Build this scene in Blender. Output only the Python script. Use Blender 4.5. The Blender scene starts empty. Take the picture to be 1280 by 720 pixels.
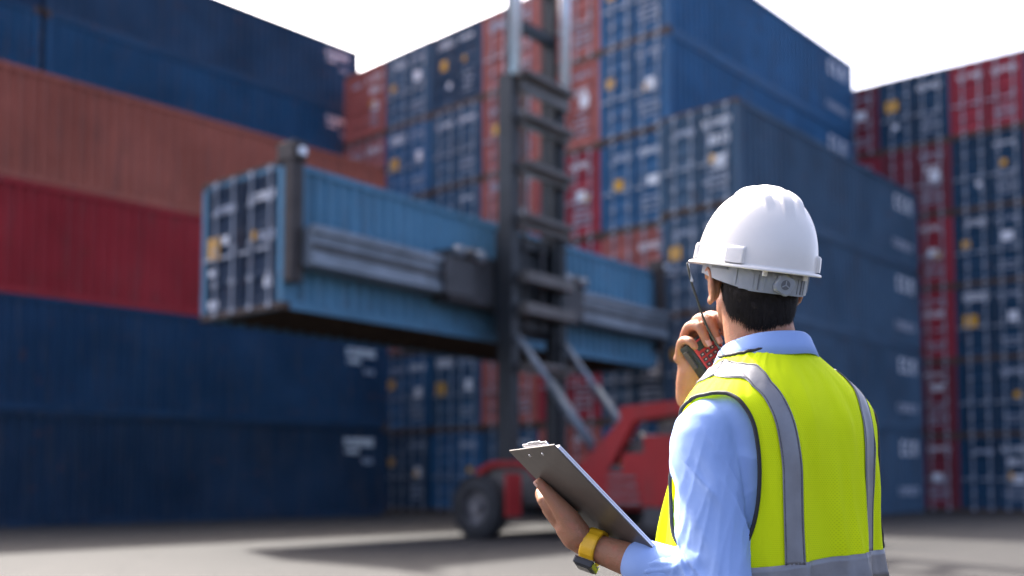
import bpy, math, random
import numpy as np
from mathutils import Vector, Matrix, noise as mnoise

random.seed(7)
rng = np.random.default_rng(7)
sc = bpy.context.scene
col = sc.collection
R = math.radians

# ------------------------------------------------------------------ camera, sky, sun
CAM_H = 1.08
cam_d = bpy.data.cameras.new('camera')
cam = bpy.data.objects.new('camera', cam_d)
col.objects.link(cam)
PITCH = 3.5
cam.location = (0, 0, CAM_H)
cam.rotation_euler = (R(90 + PITCH), 0, 0)
cam_d.sensor_width = 36.0
cam_d.lens = 35.0
F_PX = 35.0 / 36.0 * 1280
# the horizon stands low in the frame (y = 600 of 720): part tilt, part lens shift
cam_d.shift_y = (600 - 360 - F_PX * math.tan(R(PITCH))) / 1280.0
cam_d.clip_start = 0.05
cam_d.clip_end = 3000
cam_d.dof.use_dof = True
cam_d.dof.focus_distance = 1.70
cam_d.dof.aperture_fstop = 1.9
sc.camera = cam

SUN_AZ = 29.0      # degrees to the left of straight ahead
SUN_EL = 50.0
w = bpy.data.worlds.new('World'); sc.world = w; w.use_nodes = True
nt = w.node_tree
bg = nt.nodes['Background']
sky = nt.nodes.new('ShaderNodeTexSky')
sky.sky_type = 'NISHITA'; sky.sun_disc = False
sky.sun_elevation = R(SUN_EL)
sky.sun_rotation = R(-SUN_AZ)
sky.air_density = 0.34; sky.dust_density = 5.0; sky.ozone_density = 0.4
nt.links.new(sky.outputs[0], bg.inputs[0])
bg.inputs[1].default_value = 0.15

sd = bpy.data.lights.new('sun', 'SUN'); so = bpy.data.objects.new('sun', sd); col.objects.link(so)
sd.energy = 2.8; sd.angle = R(0.55); sd.color = (1.0, 0.95, 0.88)
sdir = Vector((-math.sin(R(SUN_AZ)) * math.cos(R(SUN_EL)), math.cos(R(SUN_AZ)) * math.cos(R(SUN_EL)), math.sin(R(SUN_EL))))
so.rotation_euler = sdir.to_track_quat('Z', 'Y').to_euler()
so.location = (0, 0, 40)

sc.view_settings.view_transform = 'Standard'
sc.view_settings.look = 'None'
sc.view_settings.gamma = 1.0
sc.view_settings.exposure = 2.6
sc.cycles.use_denoising = True
sc.cycles.max_bounces = 8
sc.cycles.diffuse_bounces = 4
sc.cycles.sample_clamp_indirect = 8

# ------------------------------------------------------------------ materials
def newmat(name):
    m = bpy.data.materials.new(name); m.use_nodes = True
    return m, m.node_tree, m.node_tree.nodes['Principled BSDF']

def N(t, typ, **kw):
    n = t.nodes.new(typ)
    for k, v in kw.items(): setattr(n, k, v)
    return n

def mixrgb(t, fac, a, b, mode='MIX'):
    n = t.nodes.new('ShaderNodeMix'); n.data_type = 'RGBA'; n.blend_type = mode
    for sock, v in ((n.inputs[0], fac), (n.inputs[6], a), (n.inputs[7], b)):
        if hasattr(v, 'is_output'): t.links.new(v, sock)
        elif isinstance(v, (int, float)): sock.default_value = v
        else: sock.default_value = (*v, 1) if len(v) == 3 else v
    return n.outputs[2]

def ramp(t, src, p0, p1, c0=(0, 0, 0), c1=(1, 1, 1)):
    r = t.nodes.new('ShaderNodeValToRGB')
    r.color_ramp.elements[0].position = p0; r.color_ramp.elements[1].position = p1
    r.color_ramp.elements[0].color = (*c0, 1); r.color_ramp.elements[1].color = (*c1, 1)
    t.links.new(src, r.inputs[0]); return r.outputs[0]

def noise(t, vec, scale, detail=4, rough=0.6):
    n = t.nodes.new('ShaderNodeTexNoise'); n.inputs['Scale'].default_value = scale
    n.inputs['Detail'].default_value = detail; n.inputs['Roughness'].default_value = rough
    if vec is not None: t.links.new(vec, n.inputs['Vector'])
    return n.outputs['Fac']

def bump(t, bs, h, strength, dist=0.01):
    b = t.nodes.new('ShaderNodeBump'); b.inputs['Strength'].default_value = strength
    b.inputs['Distance'].default_value = dist
    t.links.new(h, b.inputs['Height']); t.links.new(b.outputs[0], bs.inputs['Normal'])

def pm(name, c, rough=0.5, metal=0.0, var=0.15, scale=6.0, bmp=0.0, spec=0.5):
    m, t, b = newmat(name)
    tc = N(t, 'ShaderNodeTexCoord').outputs['Object']
    f = noise(t, tc, scale)
    dark = tuple(x * (1 - var) for x in c); lite = tuple(min(1, x * (1 + var)) for x in c)
    t.links.new(ramp(t, f, .3, .7, dark, lite), b.inputs['Base Color'])
    b.inputs['Roughness'].default_value = rough; b.inputs['Metallic'].default_value = metal
    b.inputs['Specular IOR Level'].default_value = spec
    if bmp: bump(t, b, noise(t, tc, scale * 8), bmp)
    return m

def paint(name, c, rust=0.25):
    """weathered container paint: faded patches, grime streaks, rust blooms"""
    m, t, b = newmat(name)
    tc = N(t, 'ShaderNodeTexCoord').outputs['Object']
    oi = N(t, 'ShaderNodeObjectInfo')
    sh = N(t, 'ShaderNodeVectorMath', operation='ADD')
    cmb = N(t, 'ShaderNodeVectorMath', operation='SCALE'); cmb.inputs['Scale'].default_value = 37.0
    cx = N(t, 'ShaderNodeCombineXYZ')
    for i in range(3): t.links.new(oi.outputs['Random'], cx.inputs[i])
    t.links.new(cx.outputs[0], cmb.inputs[0]); t.links.new(tc, sh.inputs[0]); t.links.new(cmb.outputs[0], sh.inputs[1])
    v = sh.outputs[0]
    big = noise(t, v, 0.55, 4)
    base = ramp(t, big, .3, .72, tuple(x * .78 for x in c), tuple(min(1, x * 1.2 + .01) for x in c))
    mp = N(t, 'ShaderNodeMapping'); mp.inputs['Scale'].default_value = (5, 5, .35); t.links.new(v, mp.inputs[0])
    st = ramp(t, noise(t, mp.outputs[0], 1.4, 5, .7), .52, .8)
    fac = N(t, 'ShaderNodeMath', operation='MULTIPLY'); t.links.new(st, fac.inputs[0]); fac.inputs[1].default_value = .75
    base = mixrgb(t, fac.outputs[0], base, (.07, .055, .05))
    ru = ramp(t, noise(t, v, 3.2, 8, .72), .62 - rust * .1, .72)
    fr = N(t, 'ShaderNodeMath', operation='MULTIPLY'); t.links.new(ru, fr.inputs[0]); fr.inputs[1].default_value = .8
    base = mixrgb(t, fr.outputs[0], base, (.13, .045, .02))
    t.links.new(base, b.inputs['Base Color'])
    b.inputs['Roughness'].default_value = .6
    b.inputs['Specular IOR Level'].default_value = .2
    bump(t, b, noise(t, v, 9, 3), .12, .02)
    return m

P = {
 'navy': paint('paint_navy', (.0035, .031, .078)),
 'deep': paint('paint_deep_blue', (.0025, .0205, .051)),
 'petrol': paint('paint_petrol_blue', (.005, .058, .130)),
 'indigo': paint('paint_indigo', (.011, .045, .095)),
 'red': paint('paint_red', (.29, .012, .017)),
 'brick': paint('paint_brick_orange', (.32, .080, .050)),
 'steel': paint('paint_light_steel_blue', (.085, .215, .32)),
 'blue': paint('paint_blue', (.022, .102, .215)),
 'blue2': paint('paint_dull_blue', (.028, .080, .145)),
 'slate': paint('paint_slate_blue', (.044, .090, .145)),
 'rose': paint('paint_faded_red', (.38, .105, .085)),
 'crim': paint('paint_crimson', (.31, .025, .04)),
 'maroon': paint('paint_maroon', (.17, .020, .032)),
 'teal': paint('paint_dark_teal', (.006, .042, .088)),
 'grey': paint('paint_blue_grey', (.12, .16, .20)),
}
COLOR_WORD = {'navy': 'navy', 'deep': 'dark navy', 'petrol': 'petrol blue', 'indigo': 'indigo blue', 'red': 'red', 'brick': 'brick orange',
              'steel': 'light steel blue', 'blue': 'bright blue', 'blue2': 'dull blue', 'slate': 'slate blue', 'rose': 'faded red',
              'crim': 'crimson', 'maroon': 'maroon', 'teal': 'dark teal', 'grey': 'blue grey'}
M_rod = pm('galvanised_rod', (.34, .36, .40), .5, .3, .2, 3)
M_white = pm('white_lettering', (.72, .72, .74), .6, 0, .12, 9)
M_pale = pm('worn_grey_lettering', (.42, .45, .52), .6, 0, .2, 9)
M_yellow = pm('yellow_sticker', (.66, .32, .012), .6, 0, .1, 5)
M_redmark = pm('red_mark', (.50, .05, .04), .6)
M_under = pm('underfloor', (.05, .032, .022), .85, 0, .4, 2)
M_cast = pm('corner_casting_steel', (.075, .045, .032), .75, .1, .5, 3)
M_seal = pm('rubber_seal', (.02, .02, .022), .8)

# ------------------------------------------------------------------ mesh helpers
class MB:
    def __init__(s): s.v = []; s.f = []
    def add(s, v, f):
        o = len(s.v); s.v += [tuple(map(float, p)) for p in v]; s.f += [tuple(i + o for i in q) for q in f]; return s
    def box(s, x0, x1, y0, y1, z0, z1):
        v = [(x, y, z) for z in (z0, z1) for y in (y0, y1) for x in (x0, x1)]
        return s.add(v, [(0, 2, 3, 1), (4, 5, 7, 6), (0, 1, 5, 4), (2, 6, 7, 3), (0, 4, 6, 2), (1, 3, 7, 5)])
    def bbox(s, x0, x1, y0, y1, z0, z1, b=.01):
        """box with chamfered edges"""
        import bmesh
        bm = bmesh.new(); bmesh.ops.create_cube(bm, size=1)
        for v in bm.verts:
            v.co = Vector(((x0 + x1) / 2 + v.co.x * (x1 - x0), (y0 + y1) / 2 + v.co.y * (y1 - y0), (z0 + z1) / 2 + v.co.z * (z1 - z0)))
        bmesh.ops.bevel(bm, geom=bm.edges[:], offset=b, segments=2, affect='EDGES', profile=.6)
        bm.verts.index_update()
        s.add([v.co for v in bm.verts], [[v.index for v in f.verts] for f in bm.faces]); bm.free(); return s
    def cyl(s, p0, p1, r0, r1=None, n=14, cap=True):
        r1 = r0 if r1 is None else r1
        p0 = Vector(p0); p1 = Vector(p1); d = (p1 - p0).normalized()
        a = d.orthogonal().normalized(); b = d.cross(a)
        v = []
        for p, r in ((p0, r0), (p1, r1)):
            for i in range(n):
                t = 2 * math.pi * i / n; v.append(p + (a * math.cos(t) + b * math.sin(t)) * r)
        f = [(i, (i + 1) % n, n + (i + 1) % n, n + i) for i in range(n)]
        if cap: f += [tuple(range(n - 1, -1, -1)), tuple(range(n, 2 * n))]
        return s.add(v, f)
    def prism(s, poly, axis, a, b):
        """poly of 2D points extruded along axis 'x','y','z' from a to b"""
        n = len(poly); v = []
        for w_ in (a, b):
            for (p, q) in poly:
                v.append({'x': (w_, p, q), 'y': (p, w_, q), 'z': (p, q, w_)}[axis])
        f = [(i, (i + 1) % n, n + (i + 1) % n, n + i) for i in range(n)] + [tuple(range(n - 1, -1, -1)), tuple(range(n, 2 * n))]
        return s.add(v, f)
    def beam(s, p0, p1, w_, h_, up=(0, 0, 1)):
        p0 = Vector(p0); p1 = Vector(p1); d = (p1 - p0).normalized(); u = Vector(up)
        sd_ = d.cross(u).normalized(); u = sd_.cross(d).normalized()
        v = [p + sd_ * (sx * w_ / 2) + u * (sz * h_ / 2) for p in (p0, p1) for sz in (-1, 1) for sx in (-1, 1)]
        return s.add(v, [(0, 1, 3, 2), (4, 6, 7, 5), (0, 4, 5, 1), (2, 3, 7, 6), (0, 2, 6, 4), (1, 5, 7, 3)])
    def mesh(s, name, smooth=False):
        me = bpy.data.meshes.new(name); me.from_pydata(s.v, [], s.f); me.validate()
        import bmesh
        bm = bmesh.new(); bm.from_mesh(me); bmesh.ops.recalc_face_normals(bm, faces=bm.faces[:]); bm.to_mesh(me); bm.free()
        if smooth: me.shade_smooth()
        me.update(); return me
    def build(s, name, mat, parent=None, smooth=False):
        return obj(name, s.mesh(name, smooth), mat, parent)

def obj(name, me, mat, parent=None):
    o = bpy.data.objects.new(name, me); col.objects.link(o)
    if mat is not None:
        if not me.materials: me.materials.append(None)
        o.material_slots[0].link = 'OBJECT'; o.material_slots[0].material = mat
    if parent is not None: o.parent = parent
    return o

def tag(o, label=None, cat=None, group=None, kind=None):
    if label: o['label'] = label
    if cat: o['category'] = cat
    if group: o['group'] = group
    if kind: o['kind'] = kind
    return o

def empty(name, loc=(0, 0, 0), rz=0):
    o = bpy.data.objects.new(name, None); col.objects.link(o); o.location = loc; o.rotation_euler = (0, 0, rz)
    o.empty_display_size = .2; return o

# ------------------------------------------------------------------ ground
def ground_material():
    m, t, b = newmat('worn_concrete_yard')
    tc = N(t, 'ShaderNodeTexCoord').outputs['Object']
    big = noise(t, tc, .22, 5, .6); mid = noise(t, tc, 1.7, 6, .65); fine = noise(t, tc, 45, 4, .7)
    c = ramp(t, big, .3, .7, (.019, .0182, .0178), (.031, .0297, .0284))
    c = mixrgb(t, ramp(t, mid, .45, .7), c, (.015, .0148, .015))
    mp = N(t, 'ShaderNodeMapping'); mp.inputs['Rotation'].default_value = (0, 0, R(46)); mp.inputs['Scale'].default_value = (.12, 1.6, 1)
    t.links.new(tc, mp.inputs[0])
    tr = ramp(t, noise(t, mp.outputs[0], 1.1, 4, .6), .55, .72)
    f = N(t, 'ShaderNodeMath', operation='MULTIPLY'); t.links.new(tr, f.inputs[0]); f.inputs[1].default_value = .6
    c = mixrgb(t, f.outputs[0], c, (.013, .013, .0135))
    c = mixrgb(t, .35, c, ramp(t, fine, .3, .7, (.012, .012, .012), (.042, .0405, .039)))
    vo = N(t, 'ShaderNodeTexVoronoi', feature='DISTANCE_TO_EDGE'); vo.inputs['Scale'].default_value = .16
    nz = N(t, 'ShaderNodeTexNoise'); nz.inputs['Scale'].default_value = .9; nz.inputs['Detail'].default_value = 6
    t.links.new(tc, nz.inputs['Vector'])
    mx = N(t, 'ShaderNodeVectorMath', operation='ADD'); t.links.new(tc, mx.inputs[0]); t.links.new(nz.outputs['Color'], mx.inputs[1])
    t.links.new(mx.outputs[0], vo.inputs['Vector'])
    cr = ramp(t, vo.outputs['Distance'], .0, .006, (1, 1, 1), (0, 0, 0))
    c = mixrgb(t, cr, c, (.013, .013, .0135))
    t.links.new(c, b.inputs['Base Color']); b.inputs['Roughness'].default_value = .85
    b.inputs['Specular IOR Level'].default_value = .25
    bump(t, b, fine, .35, .006)
    return m
g = MB()
for i in range(1): g.add([(-900, -300, 0), (900, -300, 0), (900, 1500, 0), (-900, 1500, 0)], [(0, 1, 2, 3)])
tag(g.build('ground', ground_material()), kind='structure')

# ------------------------------------------------------------------ shipping containers (forty-foot, doors at x = 0)
L_, W_, H_ = 12.19, 2.44, 2.59
def corr(n, depth):
    """trapezoid wave: list of (s, offset)"""
    p = 1.0 / n; out = []
    for i in range(n):
        a = i * p
        out += [(a, 0), (a + p * .30, 0), (a + p * .46, depth), (a + p * .84, depth)]
    out.append((1.0, 0)); return out

def side_mesh(y, inward):
    m = MB(); c = corr(42, .062)
    v = []; x0, x1 = .17, L_ - .17
    for s_, d in c:
        yy = y + inward * d
        v += [(x0 + (x1 - x0) * s_, yy, .155), (x0 + (x1 - x0) * s_, yy, H_ - .11)]
    m.add(v, [(2 * i, 2 * i + 2, 2 * i + 3, 2 * i + 1) for i in range(len(c) - 1)])
    return m.mesh('side_panel')
ME_side = side_mesh(.018, 1)
ME_side_far = side_mesh(W_ - .018, -1)
def roof_mesh():
    m = MB(); c = corr(40, -.02); v = []
    for s_, d in c:
        x = .17 + (L_ - .34) * s_
        v += [(x, .06, H_ - .012 + d), (x, W_ - .06, H_ - .012 + d)]
    m.add(v, [(2 * i, 2 * i + 2, 2 * i + 3, 2 * i + 1) for i in range(len(c) - 1)])
    return m.mesh('roof_panel')
ME_roof = roof_mesh()
def end_mesh():
    m = MB(); c = corr(9, -.04); v = []
    for s_, d in c:
        y = .16 + (W_ - .32) * s_
        v += [(L_ - .02 + d, y, .155), (L_ - .02 + d, y, H_ - .11)]
    m.add(v, [(2 * i, 2 * i + 2, 2 * i + 3, 2 * i + 1) for i in range(len(c) - 1)])
    return m.mesh('end_panel')
ME_end = end_mesh()
def frame_mesh():
    m = MB(); e = .003
    for x0, x1 in ((0, .165), (L_ - .165, L_)):
        for y0, y1 in ((0, .155), (W_ - .155, W_)):
            m.box(x0 + e, x1 - e, y0 + e, y1 - e, .12, H_ - .12)
    for y0, y1 in ((.004, .07), (W_ - .07, W_ - .004)):
        m.box(.17, L_ - .17, y0, y1, .0, .16); m.box(.17, L_ - .17, y0, y1, H_ - .115, H_ - .004)
    for x0, x1 in ((.006, .12), (L_ - .12, L_ - .006)):
        m.box(x0 + (.006 if x0 < 1 else 0), x1, .17, W_ - .17, .0, .13); m.box(x0 + (.006 if x0 < 1 else 0), x1, .17, W_ - .17, H_ - .14, H_ - .004)
    return m.mesh('frame')
ME_frame = frame_mesh()
def sill_mesh():
    m = MB(); m.box(-.003, .115, .172, W_ - .172, .004, .118); return m.mesh('end_sill')
ME_sill = sill_mesh()
ME_header = MB().box(-.003, .115, .172, W_ - .172, H_ - .062, H_ + .004).mesh('end_header')
def casting_mesh():
    m = MB(); m.box(0, .178, 0, .162, 0, .118); return m.mesh('corner_casting')
ME_cast = casting_mesh()
def floor_mesh():
    m = MB(); m.box(.13, L_ - .13, .075, W_ - .075, .10, .15)
    for i in range(34): m.box(.25 + i * .35, .30 + i * .35, .075, W_ - .075, .02, .10)
    return m.mesh('floor')
ME_floor = floor_mesh()
def door_mesh(y0, y1):
    m = MB(); z0, z1 = .135, H_ - .145
    pr = []
    n = 5; hh = (z1 - z0 - .16) / n
    pr.append((.015, z0)); pr.append((.015, z0 + .08))
    for i in range(n):
        a = z0 + .08 + i * hh
        pr += [(.015, a + .03), (.052, a + .08), (.052, a + hh - .08), (.015, a + hh - .03)]
    pr += [(.015, z1 - .08), (.015, z1)]
    v = []
    for x, z in pr: v += [(x, y0 + .06, z), (x, y1 - .06, z)]
    m.add(v, [(2 * i, 2 * i + 1, 2 * i + 3, 2 * i + 2) for i in range(len(pr) - 1)])
    m.box(.008, .06, y0, y0 + .06, z0, z1); m.box(.008, .06, y1 - .06, y1, z0, z1)
    return m.mesh('door')
ME_doorR = door_mesh(.175, W_ / 2 - .030)
ME_doorL = door_mesh(W_ / 2 + .030, W_ - .175)
ME_seal = MB().box(.030, .055, W_ / 2 - .029, W_ / 2 + .029, .135, H_ - .145).mesh('door_seal')
def rod_mesh(y):
    m = MB(); m.cyl((-.012, y, .05), (-.012, y, H_ - .05), .021, n=8)
    for z in (.10, .62, 1.25, 1.95, H_ - .10): m.box(-.03, .012, y - .055, y + .055, z - .045, z + .045)
    m.box(-.042, -.022, y - .03, y + .36, 1.08, 1.125)
    return m.mesh('lock_rod')
ME_rods = [(0, rod_mesh(.36)), (0, rod_mesh(.90)), (1, rod_mesh(W_ - 1.0)), (1, rod_mesh(W_ - .46))]

def letters(x0, x1, z0, z1, n, fn):
    """a worn line of block capitals too far off to read: n upright strokes and bars"""
    m = MB(); rr = random.Random(n * 31 + int(x1 * 100)); w_ = (x1 - x0) / n
    for i in range(n):
        a = x0 + i * w_; b = a + w_ * .78; st = w_ * .22
        k = rr.randrange(4)
        fn(m, a, a + st, z0, z1)
        if k != 1: fn(m, b - st, b, z0, z1)
        fn(m, a + st, b - st, z1 - (z1 - z0) * .2, z1)
        if k != 2: fn(m, a + st, b - st, z0, z0 + (z1 - z0) * .2)
        if k == 3: fn(m, a + st, b - st, z0 + (z1 - z0) * .42, z0 + (z1 - z0) * .58)
    return m
def on_door(m, y0, y1, z0, z1): m.box(-.004, .008, y0, y1, z0, z1)
def on_side(m, x0, x1, z0, z1): m.box(x0, x1, .008, .017, z0, z1)

def rect_door(y0, y1, z0, z1):
    m = MB(); m.box(-.0055, .010, y0, y1, z0, z1); return m.mesh('marking')
# shared sets of door print (seen from outside, y grows to the viewer's left)
SETS = []
for k in range(16):
    rr = random.Random(140 + k); s_ = []
    U = rr.uniform
    if rr.random() < .8:
        z = U(1.95, 2.1); s_.append((letters(1.34, U(1.9, 2.2), z, z + U(.12, .26), rr.randint(4, 7), on_door).mesh('marking'), rr.choice([M_pale, M_white])))
    z = U(1.98, 2.12); s_.append((letters(U(.22, .4), 1.1, z, z + U(.1, .18), rr.randint(6, 9), on_door).mesh('marking'), rr.choice([M_pale, M_white])))
    if rr.random() < .5: z = U(1.5, 1.66); s_.append((letters(U(.25, .4), U(.8, 1.1), z, z + U(.18, .3), rr.randint(3, 5), on_door).mesh('marking'), M_white))
    if rr.random() < .4: z = U(1.55, 1.75); s_.append((letters(1.4, U(1.8, 2.15), z, z + U(.14, .3), rr.randint(3, 5), on_door).mesh('marking'), M_pale))
    for i in range(rr.randint(2, 5)): s_.append((letters(U(.36, .5), U(.85, 1.08), .42 + .17 * i, .49 + .17 * i, 9, on_door).mesh('marking'), M_pale))
    if rr.random() < .65:
        w_ = U(.26, .46); a = U(1.62, 2.22 - w_); z = U(.9, 1.5); s_.append((rect_door(a, a + w_, z, z + w_ * .95), M_yellow))
    if rr.random() < .35: a = U(.4, .9); z = U(.9, 1.4); s_.append((rect_door(a, a + .2, z, z + .2), M_yellow))
    if rr.random() < .4: a = U(.3, .6); z = U(.9, 1.4); s_.append((rect_door(a, a + U(.25, .45), z, z + U(.25, .45)), M_white))
    if rr.random() < .4: a = U(1.4, 1.9); z = U(.3, .8); s_.append((rect_door(a, a + .2, z, z + .18), M_white))
    SETS.append(s_)
s_ = [(letters(1.40, 2.05, 1.92, 2.06, 6, on_door).mesh('marking'), M_pale), (letters(.25, 1.0, 1.98, 2.12, 7, on_door).mesh('marking'), M_white),
      (rect_door(1.88, 2.22, 1.10, 1.52), M_yellow), (rect_door(.78, .92, 1.30, 1.46), M_yellow), (letters(.25, .70, 1.25, 1.42, 4, on_door).mesh('marking'), M_pale),
      (rect_door(1.95, 2.18, .80, .92), M_white), (rect_door(1.90, 2.18, .20, .34), M_white), (rect_door(.30, .50, .42, .58), M_white), (rect_door(1.60, 1.78, 1.35, 1.5), M_white)]
SETS.append(s_)
ME_sidemarks = [(letters(10.62, 11.75, 2.02, 2.24, 9, on_side).mesh('marking'), M_white), (letters(10.66, 11.15, 1.80, 1.93, 5, on_side).mesh('marking'), M_white),
                (letters(11.28, 11.70, 1.52, 1.66, 4, on_side).mesh('marking'), M_pale)]
ME_sidemarks2 = [(letters(10.2, 11.7, 1.78, 2.24, 3, on_side).mesh('marking'), M_white), (letters(10.0, 11.7, .55, .80, 6, on_side).mesh('marking'), M_pale)]

def container(pos, ang, colour, label, group, marks=0, side=0, castings=False, zs=1.0, door=None):
    """pos = bottom corner where the door end meets the long side that faces the yard"""
    root = empty('shipping_container', pos, ang); root.scale = (1, 1, zs)
    tag(root, label, 'container', group)
    p = P[colour]
    obj('side_panel', ME_side, p, root); obj('side_panel', ME_side_far, p, root)
    obj('roof_panel', ME_roof, p, root); obj('end_panel', ME_end, p, root)
    obj('frame', ME_frame, p, root); obj('floor', ME_floor, M_under, root)
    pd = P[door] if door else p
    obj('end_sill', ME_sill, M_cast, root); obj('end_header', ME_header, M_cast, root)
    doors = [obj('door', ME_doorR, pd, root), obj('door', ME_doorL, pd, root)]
    obj('door_seal', ME_seal, M_seal, root)
    bare = random.random() < .85
    for d, me in ME_rods: obj('lock_rod', me, M_rod if bare else p, doors[d])
    if marks is not None:
        for me, mt in SETS[marks % 17]: obj('marking', me, mt, root)
    if side == 1:
        for me, mt in ME_sidemarks: obj('marking', me, mt, root)
    if side == 2:
        for me, mt in ME_sidemarks2: obj('marking', me, mt, root)
    for sx in (0, 1):
        for sy in (0, 1):
            for sz in (0, 1):
                c = obj('corner_casting', ME_cast, M_cast, root)
                c.location = (-.004 + sx * (L_ - .170), -.004 + sy * (W_ - .154), -.002 + sz * (H_ - .114))
    return root

ORD = ['', 'bottom', 'second', 'third', 'fourth', 'fifth', 'sixth', 'seventh']
ROW = 2.605
def uv(angle):     # angle of the long axis measured from straight ahead to the right
    return (math.sin(R(angle)), math.cos(R(angle)), R(90 - angle))

# long stack beside the truck: four high, sides to the yard
ux, uy, an = uv(44.6)
far = (-3.85, 30.6)
P0 = (far[0] - L_ * ux, far[1] - L_ * uy)
jit = [0, .04, -.03, -.10]
for i, (c, lab) in enumerate([('deep', 'dark navy container on the ground, under the navy one with white lettering'),
                              ('navy', 'navy container with white lettering, right under the red one'),
                              ('red', 'long red container between the brick orange one and a navy one'),
                              ('brick', 'brick orange container on top of the long red one')]):
    container((P0[0] + jit[i] * ux, P0[1] + jit[i] * uy, ROW * 1.037 * i), an, c, lab, 'containers stacked beside the lifting truck', i, 1 if i < 2 else 0, False, 1.037)
# seven-high stack behind it
ux, uy, an = uv(43.6)
far = (-6.15, 39.0)
P1 = (far[0] - L_ * ux, far[1] - L_ * uy)
for i, c in enumerate(['navy', 'red', 'navy', 'brick', 'blue2', 'petrol', 'indigo']):
    lab = '%s container, %s tier of the seven-high stack behind the brick orange one' % (COLOR_WORD[c], ORD[i + 1])
    container((P1[0] + .05 * (i % 2) * ux, P1[1] + .05 * (i % 2) * uy, ROW * i), an, c, lab, 'containers of the seven-high stack', i, 1 if i >= 5 else 0)
# its neighbour, end to end with it
for i, c in enumerate(['deep', 'navy', 'red', 'navy', 'petrol', 'petrol', 'navy']):
    lab = '%s container, %s tier of the stack end to end with the seven-high one' % (COLOR_WORD[c], ORD[i + 1])
    container((P1[0] - (L_ + .12) * ux, P1[1] - (L_ + .12) * uy, ROW * i), an, c, lab, 'containers of the second seven-high stack', i)
# middle block, door ends to the yard; column 0 is the low four-high stack
ux, uy, an = uv(42.9)
vx, vy = -uy, ux
A0 = (4.42, 27.4)
cols = {
 0: (['slate', 'slate', 'slate', 'slate'], -.5),
 1: (['blue', 'slate', 'rose', 'blue', 'blue', 'blue'], 0),
 2: (['rose', 'crim', 'crim', 'crim', 'rose', 'rose'], .0),
 3: (['blue2', 'rose', 'rose', 'rose', 'rose', 'rose'], 0),
 4: (['blue', 'blue2', 'rose', 'blue2', 'blue2', 'indigo'], 0),
 5: (['indigo', 'blue', 'rose', 'blue2', 'blue', 'blue2'], 0),
 6: (['blue2', 'rose', 'rose', 'rose', 'rose', 'rose'], .0),
}
for k, (cs, sh) in cols.items():
    for i, c in enumerate(cs):
        t = (k - 1) * 2.475
        jx = random.uniform(-.04, .04)
        x = A0[0] + vx * t + ux * (sh + jx); y = A0[1] + vy * t + uy * (sh + jx)
        if k == 0: lab = '%s container, %s tier of the four-high stack behind the worker' % (COLOR_WORD[c], ORD[i + 1])
        elif k == 1: lab = '%s container, %s tier of the column joining the four-high stack' % (COLOR_WORD[c], ORD[i + 1])
        else: lab = '%s container end, %s tier, %s column beyond the four-high stack' % (COLOR_WORD[c], ORD[i + 1], ['', '', 'second', 'third', 'fourth', 'fifth', 'sixth'][k])
        side = 2 if k in (0, 1) else 0
        container((x, y, ROW * 1.06 * i), an, c, lab, 'containers of the block behind the truck', (k * 7 + i * 3) % 16, side, False, 1.06)
# separate block across the lane, door ends to the yard
ux, uy, an = uv(37.8)
vx, vy = -uy, ux
B0 = (15.4, 34.3)
colsB = {
 -1: ['teal', 'maroon', 'teal', 'brick', 'maroon', 'navy'],
 0: ['teal', 'teal', 'teal', 'teal', 'teal', 'crim'],
 1: ['maroon', 'maroon', 'crim', 'crim', 'maroon', 'teal'],
 2: ['teal', 'maroon', 'teal', 'crim', 'crim', 'maroon'],
 3: ['maroon', 'teal', 'maroon', 'maroon', 'crim', 'crim'],
}
for k, cs in colsB.items():
    for i, c in enumerate(cs):
        t = (k - 1) * 2.41
        jx = random.uniform(-.05, .05)
        lab = '%s container end, %s tier, %s column of the block across the lane' % (COLOR_WORD[c], ORD[i + 1], {-1: 'outermost', 0: 'second', 1: 'third', 2: 'fourth', 3: 'fifth'}[k])
        container((B0[0] + vx * t + ux * jx, B0[1] + vy * t + uy * jx, ROW * i), an, c, lab, 'containers of the block across the lane', (k * 5 + i * 3 + 9) % 16, 0)

# the container hanging from the truck's spreader
HA = 39.7
ux, uy, an = uv(HA)
HELD = (-3.93, 16.85, 4.02)
container(HELD, an, 'steel', 'light steel blue container lifted off the ground by the truck', None, 16, 0, True, 1.0, 'deep')  # darker blue on the doors paints in the shade of this end

# ------------------------------------------------------------------ container handler truck
# local frame: x along the held container, y towards it, z up; origin on the ground under the mast
SX = .37        # the spreader is shifted sideways on the carriage
mid = (HELD[0] + ux * (L_ / 2 - SX) + uy * .92, HELD[1] + uy * (L_ / 2 - SX) - ux * .92)
truck = empty('container_handler_truck', (mid[0], mid[1], 0), R(90 - HA))
tag(truck, 'red container lifting truck with tall dark mast and side spreader', 'truck')
M_mast = pm('mast_dark_steel', (.020, .024, .028), .5, .3, .35, 2, .1)
M_mast2 = pm('carriage_grey_steel', (.105, .096, .088), .5, .3, .3, 2, .1)
M_arm = pm('spreader_end_steel', (.045, .036, .033), .6, .3, .35, 3, .1)
M_beam = pm('spreader_beam_grey', (.17, .20, .23), .45, .2, .3, 2, .1)
M_cyl = pm('pale_grey_cylinder', (.72, .75, .78), .35, .3, .12, 2)
M_tred = paint('truck_red', (.30, .020, .020), .1)
M_tdark = pm('truck_dark_grey', (.05, .05, .052), .6, .1, .3, 3)
M_tyre = pm('tyre_rubber', (.025, .025, .026), .85, 0, .3, 4, .2)
M_rim = pm('wheel_rim', (.16, .15, .15), .6, .3, .4, 4)
M_chain = pm('lift_chain', (.05, .045, .04), .5, .6, .3, 20)
mg, mt_, mb = newmat('cab_glass')
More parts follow.
